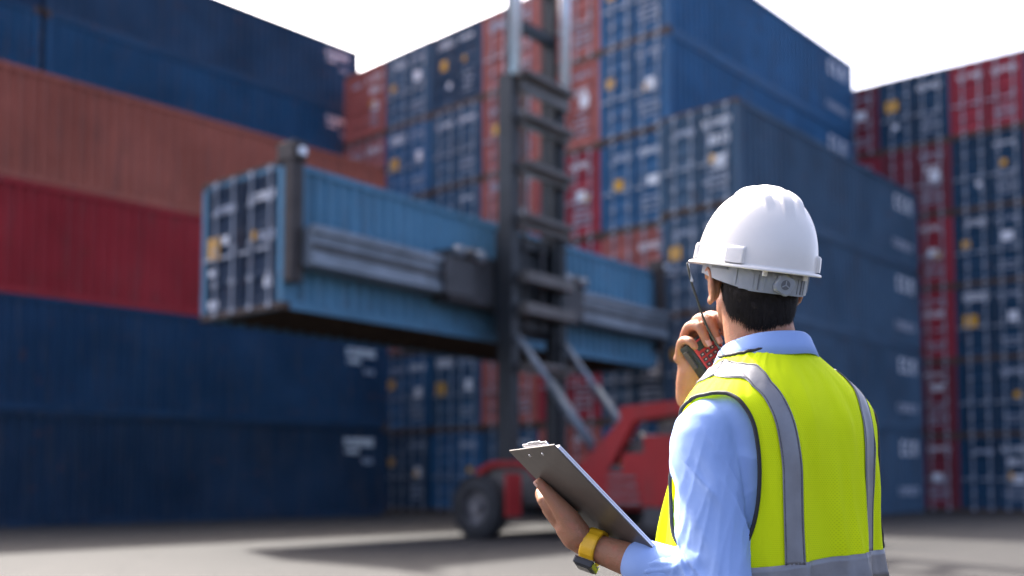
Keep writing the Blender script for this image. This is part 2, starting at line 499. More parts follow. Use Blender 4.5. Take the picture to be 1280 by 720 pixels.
mb.inputs['Base Color'].default_value = (.02, .03, .035, 1); mb.inputs['Roughness'].default_value = .08
M_glass = mg
M_lampwhite = pm('lamp_lens', (.8, .8, .78), .2)

def mast_col(x, y0, y1, wx, z0, z1):
    m = MB(); m.box(x - wx / 2, x + wx / 2, y0, y1, z0, z1)
    return m
for s_ in (-1, 1):
    m = MB()
    # rolled channel: web and two flanges
    m.box(s_ * .83 - .085, s_ * .83 + .085, -.19, -.14, .45, 9.4)
    m.box(s_ * .83 - .085, s_ * .83 + .085, .14, .19, .45, 9.4)
    m.box(s_ * .885 - .033, s_ * .885 + .033, -.14, .14, .45, 9.4)
    m.build('outer_mast_column', M_mast, truck)
    m = MB(); m.box(s_ * .66 - .06, s_ * .66 + .06, -.13, .13, 1.2, 14.2); m.build('inner_mast_column', M_mast, truck)
    m = MB(); m.cyl((s_ * .84, -.24, 9.35), (s_ * .84, -.24, 14.0), .115, n=16); m.build('lift_cylinder', M_cyl, truck, True)
    for q in (-.05, .05):
        m = MB(); m.box(s_ * .40 + q - .02, s_ * .40 + q + .02, .02, .05, 6.2, 14.0); m.build('lift_chain', M_chain, truck)
    for q in (0, 1):
        m = MB(); m.cyl((s_ * .30 - .06 * q, -.06, 4.2), (s_ * .30 - .06 * q, -.06, 9.2), .022, n=6); m.build('hydraulic_hose', M_tdark, truck)
for z, t in ((9.25, .40), (8.45, .24), (7.45, .24), (6.35, .26), (3.35, .22), (1.25, .4)):
    m = MB(); m.box(-.72, .92, -.30, -.195, z - t / 2, z + t / 2); m.box(-.70, .90, -.46, -.30, z + t / 2 - .10, z + t / 2); m.build('mast_crossbar', M_mast2, truck)
for z in (10.6, 11.7, 13.2):
    m = MB(); m.box(-.59, .59, -.1, .1, z - .1, z + .1); m.build('mast_crossbar', M_mast, truck)
# carriage on the mast
m = MB(); m.box(-.80, .80, .195, .36, 4.1, 6.2); m.box(-.58, .58, .0, .17, 5.9, 6.15); m.box(-.58, .58, .0, .17, 4.2, 4.45)
car = m.build('carriage', M_mast, truck)
for z in (4.55, 5.2): MB().box(-.72, .92, -.44, -.20, z - .11, z + .11).build('carriage_bar', M_mast2, car)
# spreader
m = MB(); m.box(SX - 2.5, SX + 1.7, .37, .86, 4.62, 5.62); m.box(SX - 2.7, SX - 1.9, .30, .37, 4.7, 5.45); m.box(SX + 1.0, SX + 1.9, .30, .37, 4.7, 5.45)
spr = m.build('spreader_body', M_tdark, truck)
for s_ in (-1, 1):
    for i in range(3): MB().cyl((SX * .3 + s_ * (1.45 + .32 * i), .2, 5.56), (SX * .3 + s_ * (1.45 + .32 * i), .36, 5.56), .12, n=14).build('hose_reel', M_beam if i != 1 else M_tdark, spr, True)
    m = MB(); a, b = sorted((SX + s_ * (2.5 if s_ < 0 else 1.7), SX + s_ * 5.85))
    m.box(a, b, .45, .84, 4.86, 5.30); m.box(a, b, .36, .86, 5.30, 5.42); m.box(a, b, .38, .86, 4.74, 4.86)
    bm_ = m.build('spreader_beam', M_beam, truck)
    MB().box(a, b, .40, .44, 5.02, 5.12).build('beam_rail', M_tdark, bm_)
    m = MB(); a, b = sorted((SX + s_ * 5.86, SX + s_ * 6.12))
    m.bbox(a, b, .66, .86, 4.45, 6.62, .02); m.bbox(a - .02, b + .02, .60, 1.06, 6.55, 6.88, .03)
    e_ = m.build('spreader_end_arm', M_arm, truck)
    MB().cyl(((a + b) / 2, .95, 6.40), ((a + b) / 2, .95, 6.66), .06, n=10).build('twistlock', M_cast, e_)
    MB().bbox((a + b) / 2 - .06, (a + b) / 2 + .08, .52, .60, 6.62, 6.76, .02).build('spreader_lamp', M_cyl, e_)
# tilt cylinders
for s_ in (-1, 1):
    m = MB(); m.cyl((s_ * .78, -.26, 3.95), (s_ * .78, -1.15, 2.85), .065, n=12); cyl_ = m.build('tilt_cylinder', M_beam, truck, True)
    m = MB(); m.cyl((s_ * .78, -1.05, 2.97), (s_ * .78, -2.25, 1.45), .105, n=14); m.build('cylinder_barrel', pm('barrel_blue_grey', (.10, .125, .15), .45, .3), cyl_, True)
# chassis
m = MB(); m.prism([(-.45, .55), (-.45, 1.35), (-2.0, 1.35), (-2.3, 1.0), (-5.3, 1.0), (-5.3, .5)], 'x', -.95, .95); ch = m.build('chassis', M_tred, truck)
m = MB(); m.box(-2.15, 2.15, -.85, -.25, .35, .85); m.build('front_axle', M_tdark, truck)
for s_ in (-1, 1):
    # sloping side frames with openings
    m = MB(); a, b = sorted((s_ * 1.12, s_ * 1.36))
    m.prism([(-2.05, .62), (-2.05, 1.22), (-3.05, 2.14), (-3.05, 2.38), (-4.6, 2.46), (-4.6, 2.24), (-3.35, 2.13), (-2.75, 1.20), (-2.75, .62)], 'x', a, b)
    m.prism([(-2.751, .62), (-2.751, 1.22), (-3.1, 1.22), (-3.1, 1.55), (-3.55, 1.55), (-3.55, 1.85), (-4.2, 1.85), (-4.2, .62)], 'x', a, b - .004 if s_ > 0 else b)
    sf = m.build('side_frame', M_tred, truck)
    m = MB(); m.box(a + .04, b - .04, -3.6, -2.74, .60, 1.35); m.build('tread_box', M_tdark, sf)
    m = MB(); m.box(a - .1 if s_ < 0 else a, b if s_ < 0 else b + .1, -4.1, -3.6, .28, .60); m.build('step', M_tdark, sf)
    m = MB(); m.prism([(.15, .55), (.15, 1.28), (-.25, 1.45), (-1.1, 1.45), (-1.55, .95), (-1.55, .85), (-1.1, 1.33), (-.3, 1.33), (.05, 1.18), (.05, .55)], 'x', s_ * 1.10, s_ * 1.62); m.build('fender', M_tred, truck)
    m = MB(); m.box(*sorted((s_ * .9, s_ * 1.5)), -1.5, -.1, .62, 1.3); m.build('axle_guard', M_mast2, truck)
    m = MB(); m.box(*sorted((s_ * 2.05, s_ * 2.45)), -1.36, -1.30, .42, 1.20); m.build('mud_guard', M_tred, truck)
    m = MB(); m.box(s_ * .75 - .1, s_ * .75 + .1, -2.6, -2.0, 1.2, 1.75); m.build('cylinder_bracket', M_tred, truck)
def wheel(x, y, r, w_):
    m = MB(); n = 40
    prof = [(r * .56, -w_ / 2), (r * .80, -w_ / 2), (r * .93, -w_ / 2 + .03), (r, -w_ / 2 + .09), (r, w_ / 2 - .09), (r * .93, w_ / 2 - .03), (r * .80, w_ / 2), (r * .56, w_ / 2)]
    v = []; f = []
    for i in range(n):
        t = 2 * math.pi * i / n
        for rr, xx in prof: v.append((xx, rr * math.cos(t), rr * math.sin(t)))
    k = len(prof)
    for i in range(n):
        for j in range(k - 1): f.append((i * k + j, ((i + 1) % n) * k + j, ((i + 1) % n) * k + j + 1, i * k + j + 1))
    m.add(v, f)
    for i in range(n):
        t = 2 * math.pi * (i + .5) / n; c_, s2 = math.cos(t), math.sin(t)
        for q in (-1, 1):
            a = q * w_ * .12; b = q * w_ * .44
            tx = (-s2 * .028, c_ * .028)
            pts = []
            for rr in (r - .01, r + .022):
                for xx in (a, b):
                    for sg in (-1, 1): pts.append((xx, rr * c_ + sg * tx[0], rr * s2 + sg * tx[1]))
            m.add(pts, [(0, 1, 3, 2), (4, 6, 7, 5), (0, 4, 5, 1), (2, 3, 7, 6), (0, 2, 6, 4), (1, 5, 7, 3)])
    wl = empty('wheel'); wl.parent = truck; wl.location = (x, y, r + .015)
    m.build('tyre', M_tyre, wl, True)
    m = MB(); sgn = -1 if x < 0 else 1
    m.cyl((-w_ * .42, 0, 0), (w_ * .42, 0, 0), r * .565, n=28, cap=False); m.cyl((sgn * w_ * .05, 0, 0), (sgn * w_ * .12, 0, 0), r * .56, n=28)
    m.cyl((sgn * w_ * .1, 0, 0), (sgn * w_ * .45, 0, 0), r * .24, r * .18, n=18)
    for i in range(10):
        t = 2 * math.pi * i / 10; m.cyl((sgn * w_ * .1, r * .38 * math.cos(t), r * .38 * math.sin(t)), (sgn * w_ * .2, r * .38 * math.cos(t), r * .38 * math.sin(t)), .025, n=6)
    m.build('rim', M_rim, wl)
for s_ in (-1, 1):
    wheel(s_ * 2.34, -.62, .565, .36)
    wheel(s_ * 1.10, -4.75, .50, .36)
M_grease = pm('greasy_machinery', (.07, .062, .058), .5, .4, .5, 8)
for s_ in (-1, 1):
    x0 = s_ * 1.02
    for (ya, yb, za, zb, mt2, nm) in ((-3.55, -2.9, 1.40, 1.75, M_grease, 'valve_block'), (-3.1, -2.85, 1.75, 2.0, M_cyl, 'work_lamp'), (-4.1, -3.7, 1.55, 2.1, M_grease, 'hydraulic_tank'), (-2.7, -2.3, .72, 1.0, M_tdark, 'battery_box')):
        MB().bbox(*sorted((x0, x0 + s_ * .14)), ya, yb, za, zb, .03).build(nm, mt2, truck)
    for q in range(3):
        m = MB(); pts_ = [(s_ * 1.0, -2.2 - .1 * q, 1.5), (s_ * 1.05, -2.7, 1.75 + .12 * q), (s_ * 1.05, -3.3, 1.7 + .1 * q), (s_ * 1.02, -3.9, 1.35)]
        for a_, b_ in zip(pts_[:-1], pts_[1:]): m.cyl(a_, b_, .03, n=8)
        m.build('hydraulic_hose', M_tdark, truck, True)
    for q in range(4): MB().box(*sorted((s_ * 1.364, s_ * 1.40)), -3.5 + .04 * q, -2.8, .66 + .15 * q, .70 + .15 * q).build('ladder_rung', M_rim, truck)
# engine hood, counterweight and cab
m = MB(); m.bbox(-.95, .95, -5.25, -4.8, 1.01, 1.95, .06); m.build('engine_hood', M_tred, truck)
m = MB(); m.bbox(-1.05, 1.05, -5.75, -5.3, .5, 1.9, .12); m.build('counterweight', M_tdark, truck)
cabm = MB()
for x in (-.75, .75):
    for y in (-3.9, -4.75): cabm.box(x - .04, x + .04, y - .04, y + .04, 1.02, 2.9)
cabm.box(-.8, .8, -4.80, -3.85, 2.9, 3.02); cabm.box(-.8, .8, -4.80, -3.85, 1.02, 1.75)
cab = cabm.build('cab', M_tdark, truck)
MB().box(-.70, .70, -3.915, -3.89, 1.78, 2.88).build('windscreen', M_glass, cab)
for x in (-.76, .745): MB().box(x, x + .015, -4.70, -3.95, 1.78, 2.88).build('side_window', M_glass, cab)

# ------------------------------------------------------------------ the worker
# designed in a body frame (x to his right, y forward, z up), then brought to real size
PHI = 28.0
KS = 0.9
ML = (.54, 1.97)
cp, sp = math.cos(R(PHI)), math.sin(R(PHI))
def w2l(p):
    """a point measured in the yard, at drawing size -> body frame"""
    dx, dy = p[0] - ML[0], p[1] - ML[1]
    return np.array((dx * cp + dy * sp, -dx * sp + dy * cp, p[2]))
MAN_LOC = (ML[0] * KS, ML[1] * KS, 0)
def size(v):
    v = np.asarray(v, float) * KS
    v[:, 2] += CAM_H * (1 - KS)
    return v

def man_obj(name, v, f, mat, parent=None, smooth=True, uvs=None):
    me = bpy.data.meshes.new(name)
    me.from_pydata([tuple(p) for p in size(v)], [], [tuple(int(i) for i in q) for q in f]); me.validate()
    if uvs is not None:
        lay = me.uv_layers.new(name='UVMap')
        li = np.empty(len(me.loops), int); me.loops.foreach_get('vertex_index', li)
        lay.data.foreach_set('uv', np.asarray(uvs, np.float32)[li].ravel())
    if smooth: me.shade_smooth()
    o = obj(name, me, mat, parent)
    if parent is None: o.location = MAN_LOC; o.rotation_euler = (0, 0, R(PHI))
    return o
def mb_man(name, mb, mat, parent=None, smooth=False):
    me = mb.mesh('tmp'); v = np.array([p.co for p in me.vertices]); f = [list(p.vertices) for p in me.polygons]
    bpy.data.meshes.remove(me)
    return man_obj(name, v, f, mat, parent, smooth)

def catmull(pts, n):
    pts = np.asarray(pts, float); k = len(pts); out = []
    for i in range(k - 1):
        p0 = pts[max(i - 1, 0)]; p1 = pts[i]; p2 = pts[i + 1]; p3 = pts[min(i + 2, k - 1)]
        for j in range(n):
            t = j / n
            out.append(.5 * ((2 * p1) + (-p0 + p2) * t + (2 * p0 - 5 * p1 + 4 * p2 - p3) * t * t + (-p0 + 3 * p1 - 3 * p2 + p3) * t ** 3))
    out.append(pts[-1]); return np.array(out)

def tube(pts, radii, n=18, sub=5, flat=None, caps=True):
    """closed tapering tube through points; flat=(axis, factor) squashes its section along an axis"""
    pr = np.column_stack([np.asarray(pts, float), np.asarray(radii, float)])
    q = catmull(pr, sub); P_ = q[:, :3]; r_ = q[:, 3]
    T = np.gradient(P_, axis=0); T /= np.linalg.norm(T, axis=1)[:, None]
    rings = []; rad = []
    if caps:
        for a in (80, 55, 30):
            rings.append((P_[0] - T[0] * r_[0] * math.sin(R(a)), T[0])); rad.append(r_[0] * math.cos(R(a)))
    for i in range(len(P_)): rings.append((P_[i], T[i])); rad.append(r_[i])
    if caps:
        for a in (30, 55, 80):
            rings.append((P_[-1] + T[-1] * r_[-1] * math.sin(R(a)), T[-1])); rad.append(r_[-1] * math.cos(R(a)))
    ref = np.array((0.13, .21, 1.0)); ref /= np.linalg.norm(ref)
    if abs(T[0] @ ref) > .9: ref = np.array((1.0, .1, 0))
    a = np.cross(T[0], ref); a /= np.linalg.norm(a)
    v = []
    for (c, t), rr in zip(rings, rad):
        a = a - t * (a @ t); a /= np.linalg.norm(a); b = np.cross(t, a)
        for k in range(n):
            th = 2 * math.pi * k / n
            d = (a * math.cos(th) + b * math.sin(th)) * rr
            if flat is not None:
                ax = np.asarray(flat[0], float); ax = ax / np.linalg.norm(ax); d = d - ax * (d @ ax) * (1 - flat[1])
            v.append(c + d)
    m_ = len(rings)
    f = [(i * n + k, i * n + (k + 1) % n, (i + 1) * n + (k + 1) % n, (i + 1) * n + k) for i in range(m_ - 1) for k in range(n)]
    f.append(tuple(range(n - 1, -1, -1))); f.append(tuple(range((m_ - 1) * n, m_ * n)))
    return np.array(v), f

def ellipsoid(c, r, rot=None, nu=24, nv=14):
    v = []; f = []
    for j in range(1, nv):
        ps = math.pi * j / nv
        for i in range(nu):
            t = 2 * math.pi * i / nu; v.append((math.sin(ps) * math.cos(t) * r[0], math.sin(ps) * math.sin(t) * r[1], math.cos(ps) * r[2]))
    for j in range(nv - 2):
        for i in range(nu): f.append((j * nu + i, (j + 1) * nu + i, (j + 1) * nu + (i + 1) % nu, j * nu + (i + 1) % nu))
    f.append(tuple(range(nu))); f.append(tuple(range((nv - 2) * nu + nu - 1, (nv - 2) * nu - 1, -1)))
    v = np.array(v)
    if rot is not None: v = v @ np.array(rot.to_3x3()).T
    return v + np.asarray(c), f

def fuse(parts, voxel, smooth=6, fac=.5):
    """one continuous skin round overlapping closed shapes -> (verts, faces)"""
    V = []; F = []; o = 0
    for v, f in parts:
        V += [tuple(p) for p in v]; F += [tuple(i + o for i in q) for q in f]; o += len(v)
    me = bpy.data.meshes.new('tmp'); me.from_pydata(V, [], F); me.validate()
    import bmesh
    bm = bmesh.new(); bm.from_mesh(me); bmesh.ops.recalc_face_normals(bm, faces=bm.faces[:]); bm.to_mesh(me); bm.free()
    ob = bpy.data.objects.new('tmp', me); col.objects.link(ob)
    md = ob.modifiers.new('r', 'REMESH'); md.mode = 'VOXEL'; md.voxel_size = voxel; md.adaptivity = 0
    if smooth:
        ms = ob.modifiers.new('s', 'SMOOTH'); ms.factor = fac; ms.iterations = smooth
    dg = bpy.context.evaluated_depsgraph_get(); dg.update()
    ev = ob.evaluated_get(dg); m2 = bpy.data.meshes.new_from_object(ev)
    n = len(m2.vertices); v = np.empty(n * 3, np.float32); m2.vertices.foreach_get('co', v)
    nr = np.empty(n * 3, np.float32); m2.vertices.foreach_get('normal', nr)
    f = [tuple(p.vertices) for p in m2.polygons]
    bpy.data.objects.remove(ob); bpy.data.meshes.remove(m2); bpy.data.meshes.remove(me)
    return v.reshape(-1, 3).astype(float), f, nr.reshape(-1, 3).astype(float)

# ---- torso surface: rings from hem to neck; th = 0 at the spine, +90 at his right
RINGS = np.array([  # the slack front of the open vest hangs well clear of the belly
 # h,    z,    a,    bf,   bb,    yc,   droop
 (0.78, 0.78, .205, .285, .145, .012, 0),
 (0.90, 0.90, .202, .262, .138, .012, 0),
 (1.02, 1.02, .198, .228, .135, .010, 0),
 (1.12, 1.115, .197, .188, .138, .012, 0),
 (1.20, 1.190, .203, .150, .138, .016, .008),
 (1.26, 1.242, .206, .122, .124, .020, .028),
 (1.32, 1.281, .188, .100, .104, .026, .042),
 (1.37, 1.309, .150, .086, .088, .034, .038),
 (1.42, 1.330, .108, .076, .078, .042, .020),
 (1.46, 1.347, .080, .070, .068, .048, .004),
])
_h = np.linspace(.78, 1.46, 400)
_T = []
for c in range(1, 7):
    y = np.interp(_h, RINGS[:, 0], RINGS[:, c]); k = np.exp(-np.linspace(-2, 2, 61) ** 2); k /= k.sum()
    yp = np.concatenate([np.full(30, 0) + y[0] + (y[1] - y[0]) * np.arange(-30, 0), y, y[-1] + (y[-1] - y[-2]) * np.arange(1, 31)])
    _T.append(np.convolve(yp, k, 'valid'))
EXP = .84
def S(th, h, off=0.0, fold=0.0):
    th = np.asarray(th, float); h = np.asarray(h, float)
    z, a, bf, bb, yc, dr = [np.interp(h, _h, t) for t in _T]
    s = np.sin(th); c = np.cos(th)
    up = np.clip((h - 1.16) / .2, 0, 1)
    a = a + off * (1 - .75 * up); bf = bf + off * (1 - .6 * up); bb = bb + off * (1 - .6 * up)
    b = np.where(c > 0, bb, bf)
    x = a * np.sign(s) * np.abs(s) ** EXP
    y = yc - b * np.sign(c) * np.abs(c) ** EXP
    zz = z - dr * np.abs(s) ** 1.6 + off * up
    return np.stack([x, y, zz], -1)
def th_of_x(x, h, front):
    a = np.interp(h, _h, _T[1]); q = np.clip(np.abs(x) / a, 0, 1) ** (1 / EXP)
    t = np.arcsin(np.clip(q, 0, 1)) * np.sign(x)
    return np.where(front, np.sign(x) * math.pi - t, t)

def torso_shell(off, h0, h1):
    n, m_ = 64, 40
    th = np.linspace(-math.pi, math.pi, n, endpoint=False); hh = np.linspace(h0, h1, m_)
    TH, HH = np.meshgrid(th, hh); v = S(TH, HH, off).reshape(-1, 3)
    f = [(j * n + i, j * n + (i + 1) % n, (j + 1) * n + (i + 1) % n, (j + 1) * n + i) for j in range(m_ - 1) for i in range(n)]
    f.append(tuple(range(n - 1, -1, -1))); f.append(tuple(range((m_ - 1) * n, m_ * n)))
    return v, f

# ---- materials of the figure
def skin_material():
    m, t, b = newmat('tan_skin')
    tc = N(t, 'ShaderNodeTexCoord').outputs['Object']
    c = ramp(t, noise(t, tc, 14, 5, .6), .3, .7, (.28, .120, .062), (.38, .180, .100))
    c = mixrgb(t, ramp(t, noise(t, tc, 60, 3), .5, .75), c, (.40, .15, .085))
    t.links.new(c, b.inputs['Base Color'])
    b.inputs['Roughness'].default_value = .55; b.inputs['Specular IOR Level'].default_value = .35
    b.inputs['Subsurface Weight'].default_value = .18; b.inputs['Subsurface Radius'].default_value = (.012, .004, .002); b.inputs['Subsurface Scale'].default_value = 1.0
    vo = N(t, 'ShaderNodeTexVoronoi'); vo.inputs['Scale'].default_value = 380; t.links.new(tc, vo.inputs['Vector'])
    ad = N(t, 'ShaderNodeMath', operation='MULTIPLY_ADD'); t.links.new(noise(t, tc, 95, 5, .7), ad.inputs[0]); ad.inputs[1].default_value = 2.2; t.links.new(vo.outputs['Distance'], ad.inputs[2])
    bump(t, b, ad.outputs[0], .32, .0016)
    return m
def cloth_material(name, c, c2, scale=900, wr=.5, bs_=.12):
    m, t, b = newmat(name)
    tc = N(t, 'ShaderNodeTexCoord').outputs['Object']
    t.links.new(ramp(t, noise(t, tc, 7, 4), .3, .7, c, c2), b.inputs['Base Color'])
    b.inputs['Roughness'].default_value = .8; b.inputs['Specular IOR Level'].default_value = .2
    b.inputs['Sheen Weight'].default_value = .05
    n1 = noise(t, tc, scale, 2); n2 = noise(t, tc, 30, 3)
    a = N(t, 'ShaderNodeMath', operation='MULTIPLY_ADD'); t.links.new(n2, a.inputs[0]); a.inputs[1].default_value = wr * 6; t.links.new(n1, a.inputs[2])
    bump(t, b, a.outputs[0], bs_, .002)
    return m
M_skin = skin_material()
M_shirt = cloth_material('light_blue_shirt_cotton', (.235, .345, .62), (.265, .375, .65))
M_trouser = cloth_material('dark_trouser_cloth', (.02, .023, .035), (.03, .033, .045))
M_boot = pm('black_boot_leather', (.02, .018, .016), .5, 0, .3, 20, .2)
def vest_material():
    m, t, b = newmat('fluorescent_mesh_knit')
    uvn = N(t, 'ShaderNodeUVMap').outputs[0]
    # staggered rows of small knit holes, 4.4 mm apart
    sep = N(t, 'ShaderNodeSeparateXYZ'); t.links.new(uvn, sep.inputs[0])
    def M(op, a, b_=None):
        n = N(t, 'ShaderNodeMath', operation=op)
        for i, q in enumerate((a, b_)):
            if q is None: continue
            if hasattr(q, 'is_output'): t.links.new(q, n.inputs[i])
            else: n.inputs[i].default_value = q
        return n.outputs[0]
    S_ = 1 / .0037
    row = M('MULTIPLY', sep.outputs[1], S_)
    odd = M('MULTIPLY', M('MODULO', M('FLOOR', row), 2.0), .5)
    uu = M('ADD', M('MULTIPLY', sep.outputs[0], S_), odd)
    fx = M('SUBTRACT', M('FRACT', uu), .5); fy = M('SUBTRACT', M('FRACT', row), .5)
    d = M('SQRT', M('ADD', M('MULTIPLY', fx, fx), M('MULTIPLY', fy, fy)))
    hole = ramp(t, d, .17, .30, (1, 1, 1), (0, 0, 0))
    tc = N(t, 'ShaderNodeTexCoord').outputs['Object']
    nz = noise(t, tc, 5, 4)
    c = ramp(t, nz, .3, .7, (.80, .93, .004), (.86, .98, .007))
    pt = M('MULTIPLY', hole, .36)
    c = mixrgb(t, pt, c, (.42, .56, .01))
    t.links.new(c, b.inputs['Base Color']); b.inputs['Roughness'].default_value = .75; b.inputs['Specular IOR Level'].default_value = .2
    inv = M('SUBTRACT', 1.0, hole)
    bump(t, b, inv, .35, .0012)
    tr = N(t, 'ShaderNodeBsdfTranslucent'); t.links.new(c, tr.inputs[0])
    mx = N(t, 'ShaderNodeMixShader'); mx.inputs[0].default_value = .30
    out = [n for n in t.nodes if n.type == 'OUTPUT_MATERIAL'][0]
    t.links.new(b.outputs[0], mx.inputs[1]); t.links.new(tr.outputs[0], mx.inputs[2]); t.links.new(mx.outputs[0], out.inputs[0])
    return m
M_vest = vest_material()
def tape_material():
    m, t, b = newmat('silver_reflective_tape')
    tc = N(t, 'ShaderNodeTexCoord').outputs['Object']
    t.links.new(ramp(t, noise(t, tc, 18, 5), .3, .7, (.165, .165, .18), (.215, .215, .23)), b.inputs['Base Color'])
    b.inputs['Roughness'].default_value = .42; b.inputs['Metallic'].default_value = .35
    bump(t, b, noise(t, tc, 40, 4), .25, .003)
    return m
M_tape = tape_material()
M_bind = pm('black_binding', (.012, .012, .014), .7, 0, .2, 60)
M_hair = pm('black_hair', (.009, .006, .005), .6, 0, .3, 200, .3, .2)
M_nail = pm('finger_nail', (.55, .32, .25), .3, 0, .08, 40)

# ---- skeleton (body frame)
sh_l = np.array((-.184, .018, 1.168)); el_l = np.array((-.214, -.045, .880))
wr_l = w2l((.142, 1.955, .955))
sh_r = np.array((.184, .03, 1.168)); el_r = w2l((.565, 2.30, 1.02)); wr_r = w2l((.392, 2.205, 1.262))

# head frame
HC = w2l((.500, 2.035, 1.500))
head_rot = Matrix.Rotation(R(4 - PHI), 4, 'Z') @ Matrix.Rotation(R(9), 4, 'X')
HR = np.array(head_rot.to_3x3())
def hd(p): return HR @ np.asarray(p, float) + HC
def hde(c, r, rx=0, rz=0, ry=0, **k):
    rot = head_rot @ Matrix.Rotation(R(rz), 4, 'Z') @ Matrix.Rotation(R(ry), 4, 'Y') @ Matrix.Rotation(R(rx), 4, 'X')
    return ellipsoid(hd(c), r, rot, **k)
head = [
 hde((0, -.012, .035), (.083, .099, .098)),                 # skull
 hde((0, -.045, -.01), (.072, .062, .075)),                 # occiput
 hde((0, .035, -.02), (.071, .070, .092)),                  # face
 hde((0, .045, -.078), (.058, .056, .046)), hde((-.045, .01, -.062), (.028, .038, .036)), hde((.045, .01, -.062), (.028, .038, .036)),                 # jaw
 hde((0, .090, -.108), (.022, .018, .018)),                 # chin
 hde((0, .092, .035), (.058, .022, .018)),                  # brow
 hde((-.038, .088, -.018), (.024, .018, .018)), hde((.038, .088, -.018), (.024, .018, .018)),   # cheeks
 hde((0, .112, -.012), (.012, .016, .032), rx=18), hde((0, .124, -.034), (.015, .015, .012)), hde((-.013, .113, -.038), (.010, .010, .008)), hde((.013, .113, -.038), (.010, .010, .008)),
 hde((0, .103, -.066), (.024, .012, .006)), hde((0, .102, -.077), (.020, .012, .007)),          # lips
]
# neck
nb = np.array((0, .045, 1.29))
head.append(tube([nb + (0, -.01, -.06), nb, hd((0, -.026, -.085)), hd((0, -.02, -.03))], [.080, .074, .069, .066], n=24))
# ears: disc with raised rim and lobe
for s_ in (-1, 1):
    c = np.array((s_ * .085, -.008, -.020))
    head.append(hde(c, (.0105, .020, .032), rz=s_ * -14, rx=-8))
    arc = [hd(c + np.array((s_ * (.0095 + .004 * math.sin(a)), -.020 * math.cos(a) + (.004 if False else 0), .034 * math.sin(a)))) for a in np.linspace(-1.2, 2.6, 12)]
    head.append(tube(arc, [.0055] * 12, n=10, sub=2))
    head.append(hde(c + (s_ * .006, .006, -.031), (.006, .009, .010)))
    head.append(hde(c + (s_ * .003, .014, -.004), (.006, .005, .008)))

# left hand on the back of the clipboard -------------------------------------------------
CB_TR = np.array((.0757, 1.78, 1.1444))
CB_e = np.array((-.42, .90, -.03)); CB_e /= np.linalg.norm(CB_e)
CB_l = np.array((.67, .29, -.68)); CB_l -= CB_e * (CB_l @ CB_e); CB_l /= np.linalg.norm(CB_l)
CB_n = np.cross(CB_l, CB_e)
CBW, CBL = .190, .336
def cb(a, b, c=0.0):      # a along top edge from its near corner, b down the board, c out of the paper side
    return w2l(CB_TR + CB_e * a + CB_l * b + CB_n * c)
palm_c = cb(.150, .190, -.040)
hand_l = []
W0 = wr_l
fdir = palm_c - W0; fdir /= np.linalg.norm(fdir)
pn = w2l(CB_TR + CB_n) - w2l(CB_TR)                  # palm side looks at the board
mc = [cb(.182, .120, -.026), cb(.190, .142, -.030), cb(.190, .164, -.033), cb(.183, .186, -.036)]   # knuckles, index to little
for k_, q in enumerate(mc):
    hand_l.append(tube([W0 * .75 + palm_c * .25 + (q - palm_c) * .35, (palm_c + q) / 2 + (q - palm_c) * .1, q], [.020, .019, .0145], n=14, flat=(pn, .9)))
hand_l.append(tube([W0, W0 * .45 + palm_c * .55, palm_c], [.029, .037, .034], n=18, flat=(pn, .80)))
for k_, (q, ln) in enumerate(zip(mc, (1.0, 1.08, 1.02, .85))):
    e = cb(CBW + .016, .112 + .026 * k_, -.010); e2 = cb(CBW + .012, .108 + .026 * k_, .014); e3 = cb(CBW - .016, .100 + .026 * k_, .0165); 
    hand_l.append(tube([q, e, e2, e3], [.0132, .0120, .0105, .0088], n=12, sub=4))
th_tip = cb(.168, .083, -.011)
th_ = [W0 * .55 + palm_c * .45 + (cb(.1, .16, -.04) - palm_c) * .25, cb(.140, .165, -.030), cb(.152, .122, -.020), th_tip]
hand_l.append(tube(th_, [.026, .0225, .0150, .0105], n=14, sub=5))

# right hand round the radio ------------------------------------------------------------------
def ray(px, py, Y):       # drawing-size point seen at a place in the picture, Y metres ahead
    return np.array(((px - 640) / F_PX * Y, Y, CAM_H + (600 - py) / F_PX * Y))
RC = ray(888, 448, 2.125)                                # radio centre
r_face = np.array((.28, -.93, .10)); r_face /= np.linalg.norm(r_face)      # keypad looks this way
r_long = np.array((-.56, -.10, .80)); r_long -= r_face * (r_long @ r_face); r_long /= np.linalg.norm(r_long)
r_wide = np.cross(r_long, r_face)
def rd(a, b, c): return w2l(RC + (r_wide * a + r_long * b + r_face * c) * 1.16)
hand_r = []
sg = 1.0
pc = rd(-.016, .000, -.042)
kn = [rd(-.026, .030, -.044), rd(-.004, .044, -.046), rd(.018, .048, -.046), rd(.040, .044, -.044)]     # little to index
wrp = wr_r
for q in kn: hand_r.append(tube([wrp * .7 + pc * .3, (pc + q) / 2, q], [.022, .020, .0135], n=14))
hand_r.append(tube([wrp, wrp * .5 + pc * .5, pc], [.028, .032, .032], n=18))
fing = [
 (kn[0], rd(-.020, .054, -.014), rd(-.022, .050, .016), rd(-.024, .036, .024)),
 (kn[1], rd(.008, .068, -.012), rd(.008, .060, .022), rd(-.002, .028, .028)),
 (kn[2], rd(.032, .070, -.012), rd(.032, .060, .022), rd(.020, .020, .028)),
 (kn[3], rd(.052, .064, -.012), rd(.052, .054, .020), rd(.042, .022, .026)),
]
for q, k_ in zip(fing, (.84, 1, 1, .95)): hand_r.append(tube(q, [.0130 * k_, .0122 * k_, .0112 * k_, .0092 * k_], n=12, sub=5))
hand_r.append(tube([wrp * .5 + pc * .5, rd(.020, -.02, -.042), rd(.040, .0, -.030), rd(.046, .02, -.012)], [.020, .0165, .0135, .0100], n=12, sub=4))

